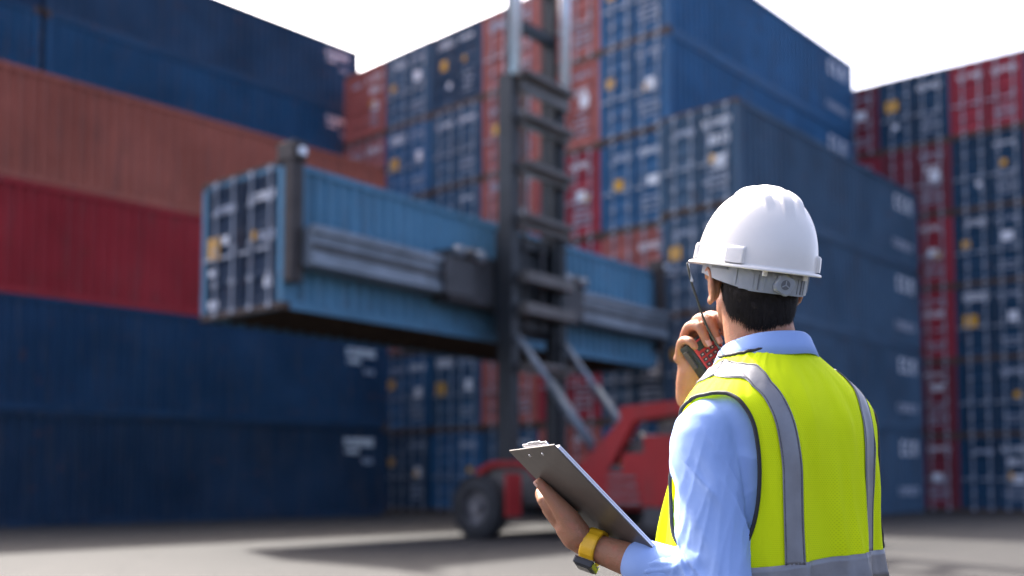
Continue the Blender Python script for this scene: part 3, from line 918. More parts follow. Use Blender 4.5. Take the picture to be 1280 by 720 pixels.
limbs = [
 tube([sh_l + (.05, 0, .01), sh_l, (sh_l + el_l) / 2, el_l], [.050, .050, .043, .036], n=20),
 tube([el_l, el_l * .6 + wr_l * .4, wr_l], [.036, .037, .0255], n=20),
 tube([sh_r + (-.05, 0, .01), sh_r, (sh_r + el_r) / 2, el_r], [.050, .050, .043, .036], n=20),
 tube([el_r, el_r * .6 + wr_r * .4, wr_r], [.036, .037, .0255], n=20),
 tube([(-.09, 0, .82), (-.095, .01, .42), (-.10, -.01, .02)], [.085, .058, .040], n=20),
 tube([(.09, 0, .82), (.095, .03, .42), (.10, .02, .02)], [.085, .058, .040], n=20),
]
tors = [torso_shell(-.035, .80, 1.45), ellipsoid((0, .01, .83), (.165, .115, .12))]
bv, bf_, bn = fuse(head + hand_l + hand_r + limbs + tors, .0034, 5, .5)
person = man_obj('person', bv, bf_, M_skin)
tag(person, 'worker in white hard hat and yellow vest, seen from behind, speaking into a radio', 'person')

# eyes, brows, nails
M_eye = pm('eye_white', (.75, .73, .70), .2); M_iris = pm('dark_iris', (.02, .012, .01), .15)
for s_ in (-1, 1):
    v, f = hde((s_ * .033, .086, .008), (.0135, .0135, .0095)); e = man_obj('eye', v, f, M_eye, person)
    v, f = hde((s_ * .034, .0968, .0085), (.0052, .003, .0052), nu=12, nv=8); man_obj('iris', v, f, M_iris, e)
    arc = [hd((s_ * x, .112 - .35 * (x - .01) ** 1 * .6, .030 + .004 * math.sin((x - .012) * 80))) for x in np.linspace(.012, .052, 6)]
    v, f = tube(arc, [.003, .004, .004, .0035, .003, .0015], n=8, sub=2); man_obj('eyebrow', v, f, M_hair, person)
def nail(tip, prev, up, r):
    d = tip - prev; d /= np.linalg.norm(d); up = up - d * (up @ d); up /= np.linalg.norm(up); sd_ = np.cross(d, up)
    v = []; f = []
    for i, a in enumerate((-.006, .0, .006, .0085)):
        for j in range(5):
            t = (j - 2) / 2
            wd = .0062 if i < 3 else .0045
            v.append(tip + d * a + sd_ * wd * t + up * (r * math.sqrt(max(0, 1 - (t * .62) ** 2)) + .0004 - (0.0015 if i == 3 else 0)))
    for i in range(3):
        for j in range(4): f.append((i * 5 + j, i * 5 + j + 1, (i + 1) * 5 + j + 1, (i + 1) * 5 + j))
    return np.array(v), f
v, f = nail(th_tip, th_[2], w2l(CB_TR - CB_n) - w2l(CB_TR), .0098); man_obj('nail', v, f, M_nail, person)
for q in fing[1:3]:
    v, f = nail(q[3], q[2], w2l(RC + r_face) - w2l(RC), .0088); man_obj('nail', v, f, M_nail, person)

# hair: cap over the back and sides of the skull with combed blades
def head_surface(th, z):     # th from the nape (0) to each temple
    c1 = np.array((0, -.012, .035)); r1 = np.array((.083, .099, .098))
    c2 = np.array((0, -.045, -.01)); r2 = np.array((.072, .062, .075))
    d = np.array((math.sin(th), -math.cos(th), 0)); best = .055
    for c_, r_ in ((c1, r1), (c2, r2)):
        o = np.array((0, 0, z)) - c_
        A = ((d / r_) ** 2).sum(); B = 2 * (o * d / r_ ** 2).sum(); C = ((o / r_) ** 2).sum() - 1
        D = B * B - 4 * A * C
        if D > 0: best = max(best, (-B + math.sqrt(D)) / (2 * A))
    if z < -.02:      # the nape
        yc, rn = -.028, .0715
        B = d[1] * yc; D = B * B - (yc * yc - rn * rn)
        best = max(best, B + math.sqrt(max(D, 0)))
    return d * best + np.array((0, 0, z)), d
def hairline(th):
    a = abs(th)
    if a < .85: return -.112 + .046 * (a / .85) ** 1.4 + .004 * math.sin(th * 9)
    if a < 1.35: return -.066 + (a - .85) / .5 * .057
    return -.009 + (a - 1.35) / .5 * .05
hv = []; hf = []; nt_, nz_ = 70, 26
for i in range(nt_ + 1):
    th = -1.75 + 3.5 * i / nt_
    z0 = hairline(th)
    for j in range(nz_ + 1):
        z = z0 + (.07 - z0) * j / nz_
        p, d = head_surface(th, z)
        thick = (.0075 * min(1, j / 5) + .0005) * min(1, max(.02, (-.008 - z) / .03))
        hv.append(hd(p + d * (thick + .0025 * mnoise.noise(Vector((th * 14, z * 60, 1.3))))))
for i in range(nt_):
    for j in range(nz_): hf.append((i * (nz_ + 1) + j, (i + 1) * (nz_ + 1) + j, (i + 1) * (nz_ + 1) + j + 1, i * (nz_ + 1) + j + 1))
rr = random.Random(3)
for k in range(7500):
    th = rr.uniform(-1.7, 1.7); z0 = hairline(th); z = z0 + (-.012 - z0) * rr.random() ** 1.3
    p, d = head_surface(th, z); q, d2 = head_surface(th + rr.uniform(-.06, .06), z - rr.uniform(.010, .026))
    tg = np.array((math.cos(th), math.sin(th), 0)) * .0007
    th_k = (.007 * min(1, (z - z0) / .02) + .001) * min(1, max(.1, (-.004 - z) / .03))
    base = p + d * th_k; tipp = q + d2 * max(.0015, th_k * rr.uniform(.5, 1.35))
    o = len(hv); hv += [hd(base - tg), hd(base + tg), hd(tipp)]; hf.append((o, o + 1, o + 2))
man_obj('hair', hv, hf, M_hair, person)

# ---- shirt: torso and two sleeves as one cloth
cuff_l = el_l * .58 + wr_l * .42; cuff_r = el_r * .42 + wr_r * .58
slv = [
 torso_shell(-.012, .79, 1.44),
 tube([sh_l + (.075, .0, .004), sh_l + (.004, 0, -.004), sh_l * .62 + el_l * .38 + (-.002, .0, 0), sh_l * .25 + el_l * .75 + (0, -.004, 0), el_l + (0, -.010, -.006)], [.066, .067, .062, .062, .060], n=28),
 tube([el_l + (0, -.010, -.006), el_l * .8 + wr_l * .2, cuff_l], [.062, .056, .047], n=28),
 tube([sh_r + (-.075, .0, .004), sh_r + (-.004, 0, -.004), sh_r * .5 + el_r * .5, el_r], [.072, .074, .068, .060], n=28),
 tube([el_r, el_r * .7 + wr_r * .3, cuff_r], [.060, .052, .042], n=28),
]
sv, sf_, sn = fuse(slv, .0042, 12, .5)
def fold_field(p, ax0, ax1):
    """soft diagonal drag folds along a sleeve"""
    d = ax1 - ax0; L = np.linalg.norm(d); d = d / L
    s = (p - ax0) @ d; rad = p - ax0 - np.outer(s, d)
    e1 = np.cross(d, (0, 1, .1)); e1 /= np.linalg.norm(e1); e2 = np.cross(d, e1)
    th = np.arctan2(rad @ e2, rad @ e1)
    return s / L, th, np.linalg.norm(rad, axis=1)
def add_folds(v, n, ax0, ax1, rmax, amp, twist, seed):
    s, th, r_ = fold_field(v, ax0, ax1)
    w_ = np.clip((rmax - r_) / .012, 0, 1) * np.clip((s + .05) / .25, 0, 1) * np.clip((1.12 - s) / .1, 0, 1)
    out = v.copy()
    for i in np.nonzero(w_ > .01)[0]:
        a = th[i]; cx_, sx_ = math.cos(a), math.sin(a)
        u = s[i]
        q = Vector((cx_ * 1.25 + seed, sx_ * 1.25, u * 1.0 * twist))
        wv = u * 6.5 + .9 * mnoise.noise(Vector((cx_ * 1.5, sx_ * 1.5, u * 2 + seed)))
        # folds run round the sleeve on a slant
        g1 = mnoise.noise(Vector((math.cos(a + u * twist) * 1.5 + seed, math.sin(a + u * twist) * 1.5, u * .8)))
        g2 = mnoise.noise(Vector((math.cos(a - u * twist * .6) * 2.9, math.sin(a - u * twist * .6) * 2.9 + seed, u * 1.5 + 3)))
        rg = math.exp(-abs(g1) * 4.2) * 1.05 + math.exp(-abs(g2) * 5.0) * .22
        k = .55 + .75 * u
        out[i] += n[i] * amp * w_[i] * k * (rg - .35)
    return out
sv = add_folds(sv, sn, sh_l, el_l, .125, .0100, 2.3, 2.1)
sv = add_folds(sv, sn, el_l, wr_l, .085, .009, 1.8, 5.7)
sv = add_folds(sv, sn, el_r, wr_r, .085, .005, 1.5, 8.7)
shirt = man_obj('shirt', sv, sf_, M_shirt, person)
# collar: stand and turned-down fall
cv = []; cf = []; nC = 72
prof = [(.0790, 1.328, 0), (.0775, 1.354, 0), (.0780, 1.368, .1), (.0805, 1.373, .25), (.0850, 1.368, .5), (.0925, 1.348, .8), (.1005, 1.326, 1.0), (.0985, 1.325, 1.0), (.0900, 1.348, .75), (.0820, 1.362, .4)]
for i in range(nC + 1):
    t = -math.pi * .965 + 2 * math.pi * .965 * i / nC           # 0 = nape
    fr = (1 - math.cos(t)) / 2                               # 0 at nape, 1 at throat
    for r_, z, k in prof:
        rr_ = r_ + .010 * k * fr
        c_ = np.array((0, .046 + .012 * fr, 0))
        x = math.sin(t) * rr_ * 1.05; y = -math.cos(t) * rr_ * 1.0
        cv.append(c_ + (x, y, z - .028 * fr - .022 * k * fr ** 2 + .002 * math.sin(t * 5) * k))
kP = len(prof)
for i in range(nC):
    for j in range(kP - 1): cf.append((i * kP + j, (i + 1) * kP + j, (i + 1) * kP + j + 1, i * kP + j + 1))
man_obj('collar', cv, cf, M_shirt, shirt)
for c_, a_, r_ in ((cuff_l, wr_l - el_l, .0455), (cuff_r, wr_r - el_r, .0395)):
    d = a_ / np.linalg.norm(a_)
    v, f = tube([c_ - d * .028, c_ + d * .030], [r_ + .006, r_ + .0025], n=30, sub=6); man_obj('cuff', v, f, M_shirt, shirt)

# ---- trousers and boots
tr_ = [ellipsoid((0, .01, .80), (.185, .135, .14)),
       tube([(-.092, .005, .80), (-.098, .012, .40), (-.102, -.012, .0)], [.098, .078, .068], n=24),
       tube([(.092, .005, .80), (.098, .032, .40), (.102, .018, .0)], [.098, .078, .068], n=24)]
v, f, _n = fuse(tr_, .008, 6)
man_obj('trousers', v, f, M_trouser, person)
for s_, y in ((-1, -.01), (1, .02)):
    c_ = s_ * .102
    bt = [tube([(c_, y, .05), (c_, y, -.05)], [.056, .054], n=20), tube([(c_, y - .03, -.072), (c_, y + .06, -.074), (c_ + s_ * .01, y + .17, -.086)], [.044, .046, .036], n=20, flat=((0, 0, 1), .95))]
    v, f, _n = fuse(bt, .005, 5); v[:, 2] = np.maximum(v[:, 2], -.1195)
    man_obj('boot', v, f, M_boot, person)

# ---- high-visibility vest: a sheet over the torso with armholes, neck and front opening
VOFF = .006
HOLE_C = (R(80), 1.120); HOLE_R = (R(35), .194)
def hole_fn(th, h):
    """< 1 inside an armhole; the cut is narrower over the shoulder blade"""
    d = np.abs(np.abs(th) - HOLE_C[0]) / HOLE_R[0]; e = np.abs(h - HOLE_C[1]) / HOLE_R[1]
    return (d ** 2.6 + e ** 2.6) ** (1 / 2.6)
FRONT = R(174); NECK = 1.432
def drape(th, h):
    """slack of the cloth: vertical folds that grow towards the hem"""
    out = np.zeros(np.shape(th)); it = np.nditer(out, flags=['multi_index'], op_flags=['writeonly'])
    low = np.clip((1.20 - h) / .30, 0, 1)
    for o_ in it:
        i = it.multi_index
        a = float(th[i]); hh = float(h[i])
        o_[...] = .013 * float(low[i]) * (1.5 * math.exp(-6.5 * abs(mnoise.noise(Vector((a * 4.2 + .9 * hh, hh * 1.5, 7.7))))) - .35) + .0180 * float(low[i]) * mnoise.noise(Vector((a * 3.6, hh * 1.6, 4.2))) + .0062 * float(np.clip((1.33 - hh) / .12, .12, 1)) * mnoise.noise(Vector((a * 6.5 + hh * 3, hh * 5.0, 9.1))) \
                + .0013 * mnoise.noise(Vector((a * 15, hh * 13, 2.2)))
    return out
def VS(th, h, off=0.0):
    th = np.asarray(th, float); h = np.asarray(h, float)
    p = S(th, h, VOFF + off); q = S(th, h, VOFF + off + .01); d = q - p; d /= np.linalg.norm(d, axis=-1)[..., None]
    return p + d * drape(th, h)[..., None]
nT, nH = 300, 170
th = np.linspace(-FRONT, FRONT, nT); hh = np.linspace(.80, NECK, nH)
TH, HH = np.meshgrid(th, hh)
# pull the grid points beside each armhole onto its edge
val = hole_fn(TH, HH)
inside = val < 1
keep = np.zeros((nH - 1, nT - 1), bool)
keep[:] = ~(inside[:-1, :-1] & inside[1:, :-1] & inside[:-1, 1:] & inside[1:, 1:])
use = np.zeros((nH, nT), bool)
use[:-1, :-1] |= keep; use[1:, :-1] |= keep; use[:-1, 1:] |= keep; use[1:, 1:] |= keep
sel = inside & use
cen = np.sign(TH) * HOLE_C[0]
TH2 = np.where(sel, cen + (TH - cen) / np.maximum(val, 1e-3), TH); HH2 = np.where(sel, HOLE_C[1] + (HH - HOLE_C[1]) / np.maximum(val, 1e-3), HH)
vv = VS(TH2, HH2).reshape(-1, 3)
uvs = np.stack([(TH2 * .172).ravel(), HH2.ravel()], -1)
vf = [(j * nT + i, j * nT + i + 1, (j + 1) * nT + i + 1, (j + 1) * nT + i) for j in range(nH - 1) for i in range(nT - 1) if keep[j, i]]
used = np.zeros(len(vv), bool)
for q in vf: used[list(q)] = True
remap = -np.ones(len(vv), int); remap[used] = np.arange(used.sum())
vest = man_obj('safety_vest', vv[used], [[remap[i] for i in q] for q in vf], M_vest, person, True, uvs[used])

def ribbon(TH_, HH_, off, mat, name, parent):
    """strip given as two-dimensional arrays of surface coordinates"""
    a, b = TH_.shape
    up = VS(TH_, HH_, off).reshape(-1, 3); lo = VS(TH_, HH_, off - .0016).reshape(-1, 3)
    v = np.vstack([up, lo]); n = a * b; f = []
    for i in range(a - 1):
        for j in range(b - 1):
            q = (i * b + j, (i + 1) * b + j, (i + 1) * b + j + 1, i * b + j + 1)
            f.append(q); f.append(tuple(n + k for k in q[::-1]))
    rim = [i * b for i in range(a)] + [(a - 1) * b + j for j in range(1, b)] + [i * b + b - 1 for i in range(a - 2, -1, -1)] + [j for j in range(b - 2, 0, -1)]
    for i in range(len(rim)):
        p_, q_ = rim[i], rim[(i + 1) % len(rim)]; f.append((p_, n + p_, n + q_, q_))
    return man_obj(name, v, f, mat, parent)
M_stitch = pm('grey_stitching', (.085, .085, .09), .8, 0, .5, 400)
# waist band
t_ = np.linspace(-R(173.5), R(173.5), 200); h_ = np.linspace(.893, .945, 6)
TH_, HH_ = np.meshgrid(t_, h_, indexing='ij'); HH_ = HH_ - .024 * np.clip(.25 - np.sin(TH_), 0, 1); ribbon(TH_, HH_, .0030, M_tape, 'reflective_tape', vest)
# braces over each shoulder: back and front runs
for s_ in (-1, 1):
    for front in (False, True):
        xs = np.linspace(.076, .112, 7); tt = np.linspace(0, 1, 80)
        TH_ = np.zeros((80, 7)); HH_ = np.zeros((80, 7))
        a_tab = _T[1]
        for j, x0 in enumerate(xs):
            # height at which this line reaches the shoulder ridge
            idx = np.nonzero(a_tab < x0 + .034)[0]; hr = _h[idx[0]] if len(idx) else 1.42
            h00 = .945 - (.018 if s_ < 0 else 0); hx = h00 + (hr - h00) * tt
            a_now = np.interp(hx, _h, a_tab)
            xq = np.minimum(x0 + .026 * np.clip((hx - 1.10) / .2, 0, 1) ** 1.5, a_now * .9999)
            # near the ridge ease the line round to the very top of the shoulder
            q = np.clip((tt - .90) / .10, 0, 1) ** 2
            tb = th_of_x(np.full_like(hx, 1.0) * xq, hx, front)
            tb = tb * (1 - q) + (math.pi / 2) * q
            TH_[:, j] = s_ * tb; HH_[:, j] = hx
        tp = ribbon(TH_, HH_, .0030, M_tape, 'reflective_tape', vest)
        for e0, e1_ in ((0, 1), (6, 5)):
            k0 = np.stack([TH_[:, e0] * .72 + TH_[:, e1_] * .28, TH_[:, e0] * .42 + TH_[:, e1_] * .58], -1); k1 = np.stack([HH_[:, e0] * .72 + HH_[:, e1_] * .28, HH_[:, e0] * .42 + HH_[:, e1_] * .58], -1)
            sm_ = ribbon(k0, k1, .0036, M_stitch, 'seam', tp)
# dark binding round armholes, neck and fronts
def bind(tharr, harr, r_=.0040, closed=False):
    p = VS(np.asarray(tharr), np.asarray(harr), .0005)
    v, f = tube(p, [r_] * len(p), n=8, sub=1, caps=not closed); man_obj('binding', v, f, M_bind, vest)
ph = np.linspace(0, 2 * math.pi, 140)
ex = 2 / 2.6
for s_ in (-1, 1):
    c_, q_ = np.cos(ph), np.sin(ph)
    bind(s_ * (HOLE_C[0] + HOLE_R[0] * np.sign(c_) * np.abs(c_) ** ex), HOLE_C[1] + HOLE_R[1] * np.sign(q_) * np.abs(q_) ** ex)
    bind(np.full(60, s_ * FRONT), np.linspace(.80, NECK, 60))
bind(np.linspace(-FRONT, FRONT, 120), np.full(120, NECK))
bind(np.linspace(-FRONT, FRONT, 160), np.full(160, .80))

# ------------------------------------------------------------------ hard hat
HH_C = w2l((.503, 2.035, 1.522))
hat_rot = Matrix.Rotation(R(14 - PHI), 4, 'Z') @ Matrix.Rotation(R(15), 4, 'X') @ Matrix.Rotation(R(3.5), 4, 'Y')
HM = np.array(hat_rot.to_3x3())
def ht(p): return np.asarray(p, float) @ HM.T + HH_C
HA_, HBk, HF, HZ = .1165, .140, .140, .156
def dome(t, ps, inset=0.0):
    """t around (0 = back), ps from rim (0) to crown (pi/2)"""
    cr = np.cos(ps) ** .86; sr = np.sin(ps) ** .98
    x = (HA_ - inset) * np.sin(t) * cr; c = np.cos(t)
    y = -np.where(c > 0, HBk - inset, HF - inset) * c * cr
    z = (HZ - inset) * sr
    return np.stack([x, y, z], -1)
def dome_ridged(t, ps):
    p = dome(t, ps); q = dome(t, ps, .01); n = p - q; n /= np.linalg.norm(n, axis=-1)[..., None]
    x = p[..., 0]; y = p[..., 1]; z = p[..., 2]
    def sm(a, b, v): s_ = np.clip((v - a) / (b - a), 0, 1); return s_ * s_ * (3 - 2 * s_)
    along = sm(-.118, -.085, y) * (1 - sm(.075, .115, y)) * sm(.065, .095, z)
    r1 = (1 - sm(.010, .0145, np.abs(x)))
    r2 = sm(.024, .0285, np.abs(x)) * (1 - sm(.040, .046, np.abs(x)))
    al2 = sm(-.100, -.066, y) * (1 - sm(.05, .10, y)) * sm(.065, .095, z)
    return p + n * (.0072 * r1 * along + .0060 * r2 * al2)[..., None]
hat = empty('hard_hat', MAN_LOC, R(PHI))
tag(hat, 'glossy white hard hat with moulded crown ridges on the worker\'s head', 'hard hat')
def hat_material():
    m, t, b = newmat('white_helmet_shell')
    tc = N(t, 'ShaderNodeTexCoord').outputs['Object']
    c = ramp(t, noise(t, tc, 9, 5), .3, .75, (.70, .665, .62), (.76, .725, .68))
    sc_ = ramp(t, noise(t, tc, 90, 6, .75), .66, .72); f = N(t, 'ShaderNodeMath', operation='MULTIPLY'); t.links.new(sc_, f.inputs[0]); f.inputs[1].default_value = .18
    c = mixrgb(t, f.outputs[0], c, (.45, .42, .38))
    t.links.new(c, b.inputs['Base Color'])
    t.links.new(ramp(t, noise(t, tc, 22, 5), .3, .8, (.26,) * 3, (.42,) * 3), b.inputs['Roughness'])
    b.inputs['Subsurface Weight'].default_value = .05; b.inputs['Subsurface Radius'].default_value = (.01, .008, .006)
    bump(t, b, noise(t, tc, 7, 2), .06, .004)
    return m
M_hat = hat_material()
M_susp = pm('grey_suspension_plastic', (.25, .265, .285), .5, 0, .08, 30, .03)
M_susp2 = pm('dark_grey_plastic', (.10, .105, .12), .5, 0, .1, 30)
nt2, np2 = 220, 90
t_ = np.linspace(0, 2 * math.pi, nt2, endpoint=False); p_ = np.linspace(0, math.pi / 2 - .004, np2)
TT, PP = np.meshgrid(t_, p_)
ov = dome_ridged(TT, PP).reshape(-1, 3); iv = dome(TT, PP, .0035).reshape(-1, 3)
hv_ = [ov, iv]; f = []
n0 = nt2 * np2
for j in range(np2 - 1):
    for i in range(nt2):
        a, b = j * nt2 + i, j * nt2 + (i + 1) % nt2
        f.append((a, b, b + nt2, a + nt2)); f.append((n0 + a, n0 + a + nt2, n0 + b + nt2, n0 + b))
f.append(tuple((np2 - 1) * nt2 + i for i in range(nt2))); f.append(tuple(n0 + (np2 - 1) * nt2 + i for i in range(nt2 - 1, -1, -1)))
# brim: flange all round, a peak in front
def brim(t):
    fr = np.clip(-np.cos(t), 0, 1)
    return .0105 + .034 * np.clip((fr - .45) / .55, 0, 1) ** 1.3
rings_ = []
base_o = dome(t_, np.zeros_like(t_)); 
dirn = np.stack([np.sin(t_), -np.cos(t_), np.zeros_like(t_)], -1)
for k, (e, dz) in enumerate(((.30, -.0010), (.75, -.0025), (.97, -.0040), (1.0, -.0062), (.96, -.0082), (.60, -.0066), (.0, -.0050))):
    wd = brim(t_)[:, None]; drop = -.10 * np.maximum(wd - .0105, 0) * e
    rings_.append(base_o + dirn * wd * e + np.array((0, 0, 1.0)) * (dz + drop))
hv_ += rings_
hv2 = np.vstack(hv_); off_ = 2 * n0
seq = [0] + [off_ + k * nt2 for k in range(len(rings_))] + [n0]
for a0, b0 in zip(seq[:-1], seq[1:]):
    for i in range(nt2): f.append((a0 + i, b0 + i, b0 + (i + 1) % nt2, a0 + (i + 1) % nt2))
shell = man_obj('shell', ht(hv2), f, M_hat, hat)
# accessory slots: raised pads just above the rim
for tt0 in (R(52), R(-52), R(118), R(-118)):
    pv = []; pf = []; nu_, nv_ = 15, 11
    def sm2(x): x = np.clip(x, 0, 1); return x * x * (3 - 2 * x)
    for j in range(nv_):
        for i in range(nu_):
            a = -1 + 2 * i / (nu_ - 1); b = j / (nv_ - 1)
            tq = tt0 + a * .175; pq = b * .215 + .005
            p0_ = dome(np.array(tq), np.array(pq)); q0_ = dome(np.array(tq), np.array(pq), .01); n_ = (p0_ - q0_) / np.linalg.norm(p0_ - q0_)
            hgt = .0078 * sm2((1 - abs(a)) / .14) * sm2((1 - b) / .16) - .0012
            pv.append(p0_ + n_ * hgt)
    for j in range(nv_ - 1):
        for i in range(nu_ - 1): pf.append((j * nu_ + i, j * nu_ + i + 1, (j + 1) * nu_ + i + 1, (j + 1) * nu_ + i))
    man_obj('accessory_slot', ht(np.array(pv)), pf, M_hat, hat)
# suspension band behind the head with ratchet
def band(t0, t1, z0f, z1f, ra, rb, thick, name, mat, par, n=60):
    tq = np.linspace(t0, t1, n); v = []; f_ = []
    for i, t in enumerate(tq):
        for (rad, zf) in ((0, z0f), (0, z1f), (-thick, z1f), (-thick, z0f)):
            v.append(((ra + rad) * math.sin(t), -(rb + rad) * math.cos(t), zf(t)))
    for i in range(n - 1):
        for k in range(4): f_.append((i * 4 + k, (i + 1) * 4 + k, (i + 1) * 4 + (k + 1) % 4, i * 4 + (k + 1) % 4))
    f_ += [(0, 1, 2, 3), ((n - 1) * 4 + 3, (n - 1) * 4 + 2, (n - 1) * 4 + 1, (n - 1) * 4)]
    return man_obj(name, ht(np.array(v)), f_, mat, par, False)
lowz = lambda t: -.050 + .022 * min(1, max(0, (abs(t) - .55) / 1.2))
bnd = band(-1.95, 1.95, lowz, lambda t: .008, .1030, .1250, .0035, 'headband', M_susp, hat)
band(-.62, .62, lambda t: -.0495, lambda t: -.012, .1050, .1275, .005, 'ratchet_housing', M_susp, bnd, 30)
for s_ in (-1, 1):
    band(s_ * .62, s_ * .80, lambda t: -.047, lambda t: -.004, .1042, .1265, .004, 'adjuster_clip', M_susp, bnd, 8)
    band(s_ * 1.05, s_ * 1.45, lambda t: -.014, lambda t: -.004, .1046, .1268, .002, 'adjuster_slot', M_susp2, bnd, 10)
for q in (-.56, -.46, -.36, .36, .46, .56):
    band(q - .012, q + .012, lambda t: -.046, lambda t: -.016, .1064, .1289, .002, 'housing_rib', M_susp2 if abs(q) == .46 else M_susp, bnd, 4)
band(-.98, -.86, lambda t: -.040, lambda t: -.006, .1046, .1268, .003, 'adjuster_clip', M_susp, bnd, 6)
band(.86, .98, lambda t: -.040, lambda t: -.006, .1046, .1268, .003, 'adjuster_clip', M_susp, bnd, 6)
# knob with finger lobes
kb = []; kf = []; nK = 60
for x_, sc2 in ((0, 1), (-.007, 1), (-.0095, .88)):
    for i in range(nK):
        a = 2 * math.pi * i / nK; r_ = (.0205 + .0018 * math.copysign(abs(math.sin(4 * a)) ** .5, math.sin(4 * a))) * sc2
        kb.append((r_ * math.cos(a), -.1275 + x_, -.030 + r_ * math.sin(a)))
for k in range(2):
    for i in range(nK): kf.append((k * nK + i, k * nK + (i + 1) % nK, (k + 1) * nK + (i + 1) % nK, (k + 1) * nK + i))
kf.append(tuple(2 * nK + i for i in range(nK)))
knob = man_obj('ratchet_knob', ht(np.array(kb)), kf, M_susp, hat, False)
cm = MB(); cm.cyl((0, -.1360, -.030), (0, -.1380, -.030), .0095, n=24)
me_ = cm.mesh('t'); man_obj('knob_cap', ht(np.array([q.co for q in me_.vertices])), [list(q.vertices) for q in me_.polygons], M_susp2, knob, False)
cm = MB()
for k in range(3):
    a = R(90 + 120 * k); cm.beam((0, -.1386, -.030), (.0085 * math.cos(a), -.1386, -.030 + .0085 * math.sin(a)), .0022, .0012, (0, -1, 0))
me_ = cm.mesh('t'); man_obj('knob_spokes', ht(np.array([q.co for q in me_.vertices])), [list(q.vertices) for q in me_.polygons], M_susp, knob, False)
# small lugs under the back rim
for tq in (R(-22), R(24)):
    c_ = np.array((.113 * math.sin(tq), -.136 * math.cos(tq), -.008)); cm = MB(); cm.bbox(c_[0] - .005, c_[0] + .005, c_[1] - .003, c_[1] + .003, -.018, -.003, .002)
    me_ = cm.mesh('t'); man_obj('strap_lug', ht(np.array([q.co for q in me_.vertices])), [list(q.vertices) for q in me_.polygons], M_hat, hat, False)
# chin strap: clip and thin cord hanging by the cheek
M_cord = pm('olive_black_cord', (.035, .035, .022), .6, 0, .4, 300)
a0 = ht(np.array((-.118, .045, -.004)))
cm = MB(); me_ = None
pts = [ray(862, 327, 1.99), ray(866, 348, 1.985), ray(874, 374, 1.985), ray(882, 398, 1.99), ray(892, 420, 2.00), ray(906, 440, 2.02), ray(928, 452, 2.06), ray(950, 440, 2.16)]
v, f_ = tube([w2l(q) for q in pts], [.0022] * len(pts), n=8, sub=6); man_obj('chin_cord', v, f_, M_cord, hat)
v, f_ = tube([w2l(ray(863, 328, 1.99)), w2l(ray(864, 337, 1.988)), w2l(ray(867, 349, 1.985))], [.0026, .0018, .0034], n=10, sub=4); man_obj('cord_clip', v, f_, pm('clear_white_plastic', (.6, .6, .58), .3), hat)

# ------------------------------------------------------------------ clipboard
board = empty('clipboard', MAN_LOC, R(PHI))
tag(board, 'dark brown clipboard with paper, held in the worker\'s left hand', 'clipboard')
M_board = pm('dark_brown_hardboard', (.085, .070, .058), .38, 0, .12, 30, .05)
M_paper = pm('white_paper', (.80, .79, .84), .7, 0, .03, 10)
M_clip = pm('chrome_clip', (.62, .62, .64), .25, .9, .05, 20)
def cb_mb(name, fn, mat, par):
    m = MB(); fn(m); me = m.mesh('t'); v = np.array([cb(*q.co) for q in me.vertices]); return man_obj(name, v, [list(q.vertices) for q in me.polygons], mat, par, False)
cb_mb('board', lambda m: m.bbox(0, CBW, 0, CBL, -.0030, .0002, .0012), M_board, board)
def sheets(m):
    for k in range(5): m.box(.0015 + .0006 * (k % 3), CBW - .008, .010 + .0008 * (k % 2), CBL - .004 - .001 * (k % 3), .0006 + k * .0014, .0018 + k * .0014)
cb_mb('paper', sheets, M_paper, board)
def clipf(m):
    m.bbox(.045, CBW - .045, -.001, .026, .0080, .0110, .001)
    m.cyl((.05, .006, .0095), (CBW - .05, .006, .0095), .0035, n=12)
    m.bbox(.07, CBW - .07, -.003, .008, .0095, .012, .001)
cb_mb('clip', clipf, M_clip, board)
for a in (.068, CBW - .068): cb_mb('rivet', lambda m: m.cyl((a, .018, -.0030), (a, .018, -.0042), .0038, .0028, n=14), M_clip, board)

# ------------------------------------------------------------------ wrist watch
watch = empty('wrist_watch', MAN_LOC, R(PHI))
tag(watch, 'yellow strap wrist watch with black case on the worker\'s left wrist', 'watch')
M_strap = pm('yellow_resin_strap', (.78, .42, .01), .45, 0, .08, 40)
M_black = pm('black_resin', (.015, .015, .016), .4)
wd_ = (el_l - wr_l) / np.linalg.norm(el_l - wr_l)
wc = wr_l + wd_ * .020
camdir = w2l((0, 0, CAM_H)) - wc; camdir /= np.linalg.norm(camdir)
e1 = np.cross(wd_, camdir); e1 /= np.linalg.norm(e1)
if e1[2] > 0: e1 = -e1
e2 = np.cross(e1, wd_)
def wpt(a, r_, x): return wc + (e1 * math.cos(a) + e2 * math.sin(a)) * r_ + wd_ * x
sv_ = []; sf2 = []; nS = 48
for i in range(nS):
    a = 2 * math.pi * i / nS
    g = .0012 if (i // 2) % 3 == 0 else 0
    for r_, x in ((.0355 - g, -.0150), (.0368 - g, -.012), (.0368 - g, .012), (.0355 - g, .0150), (.0295, .0150), (.0295, -.0150)): sv_.append(wpt(a, r_, x))
for i in range(nS):
    for k in range(6): sf2.append((i * 6 + k, ((i + 1) % nS) * 6 + k, ((i + 1) % nS) * 6 + (k + 1) % 6, i * 6 + (k + 1) % 6))
strap = man_obj('strap', sv_, sf2, M_strap, watch, False)
def wbox(name, a0, r0, r1, hw, hx, mat, par, ch=.003):
    m = MB(); m.bbox(-hw, hw, -hx, hx, r0, r1, ch); me = m.mesh('t')
    rr_ = e1 * math.cos(a0) + e2 * math.sin(a0); tn = -e1 * math.sin(a0) + e2 * math.cos(a0)
    v = [wc + tn * q.co.x + wd_ * q.co.y + rr_ * q.co.z for q in me.vertices]
    return man_obj(name, v, [list(q.vertices) for q in me.polygons], mat, par, False)
wa = R(16)
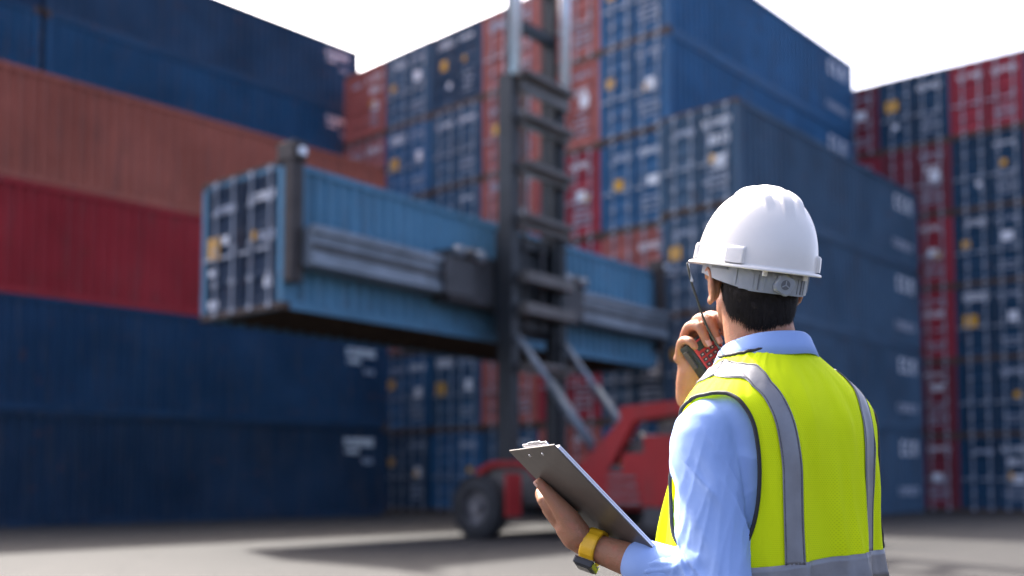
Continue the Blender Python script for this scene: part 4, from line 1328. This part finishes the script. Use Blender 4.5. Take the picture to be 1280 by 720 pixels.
case = wbox('case', wa, .032, .0455, .021, .0205, M_black, watch)
wbox('bezel', wa, .0445, .0472, .0165, .0165, M_black, case, .002)
wbox('dial', wa, .0468, .0480, .0125, .0125, pm('dial_dark_glass', (.03, .035, .03), .15), case, .001)
for sx in (-1, 1): wbox('button', wa + sx * .42, .034, .038, .003, .022, M_clip, case, .001)
for k in range(5): wbox('strap_hole', R(-48 - 16 * k), .0358, .0374, .0016, .0016, M_black, strap, .0004)

# ------------------------------------------------------------------ two-way radio
radio = empty('two_way_radio', MAN_LOC, R(PHI))
tag(radio, 'red and black two-way radio with keypad in the worker\'s right hand', 'radio')
M_rred = pm('red_radio_face', (.52, .045, .04), .4, 0, .1, 60)
M_rblk = pm('black_radio_body', (.016, .022, .018), .45, 0, .2, 60)
M_key = pm('dark_key', (.06, .05, .045), .45, 0, .2, 100)
M_keyp = pm('key_legend', (.60, .50, .40), .5)
def rd_mb(name, fn, mat, par):
    m = MB(); fn(m); me = m.mesh('t'); return man_obj(name, np.array([rd(*q.co) for q in me.vertices]), [list(q.vertices) for q in me.polygons], mat, par, False)
rd_mb('body', lambda m: m.bbox(-.031, .031, -.044, .046, -.020, .0135, .005), M_rblk, radio)
fc = rd_mb('face', lambda m: m.bbox(-.024, .0295, -.041, .043, .0125, .0165, .0015), M_rred, radio)
rd_mb('display', lambda m: m.bbox(-.019, .022, .024, .040, .0155, .0175, .0012), pm('display_glass', (.05, .07, .05), .12), fc)
rd_mb('antenna', lambda m: m.cyl((.022, .042, -.006), (.022, .066, -.006), .006, .0042, n=12), M_rblk, radio)
rd_mb('channel_knob', lambda m: m.cyl((-.014, .042, -.006), (-.014, .056, -.006), .008, .007, n=16), M_rblk, radio)
rd_mb('talk_button', lambda m: m.bbox(-.0345, -.0305, .000, .036, -.010, .005, .001), M_key, radio)
for i in range(4):
    for j in range(6):
        x = -.0165 + i * .0125; y = -.0365 + j * .0105
        k = rd_mb('key', lambda m: m.bbox(x - .0046, x + .0046, y - .0034, y + .0034, .0155, .0185, .001), M_key, fc)
        rd_mb('key_legend', lambda m: m.box(x - .0018, x + .0018, y - .0010, y + .0010, .0184, .0188), M_keyp, k)
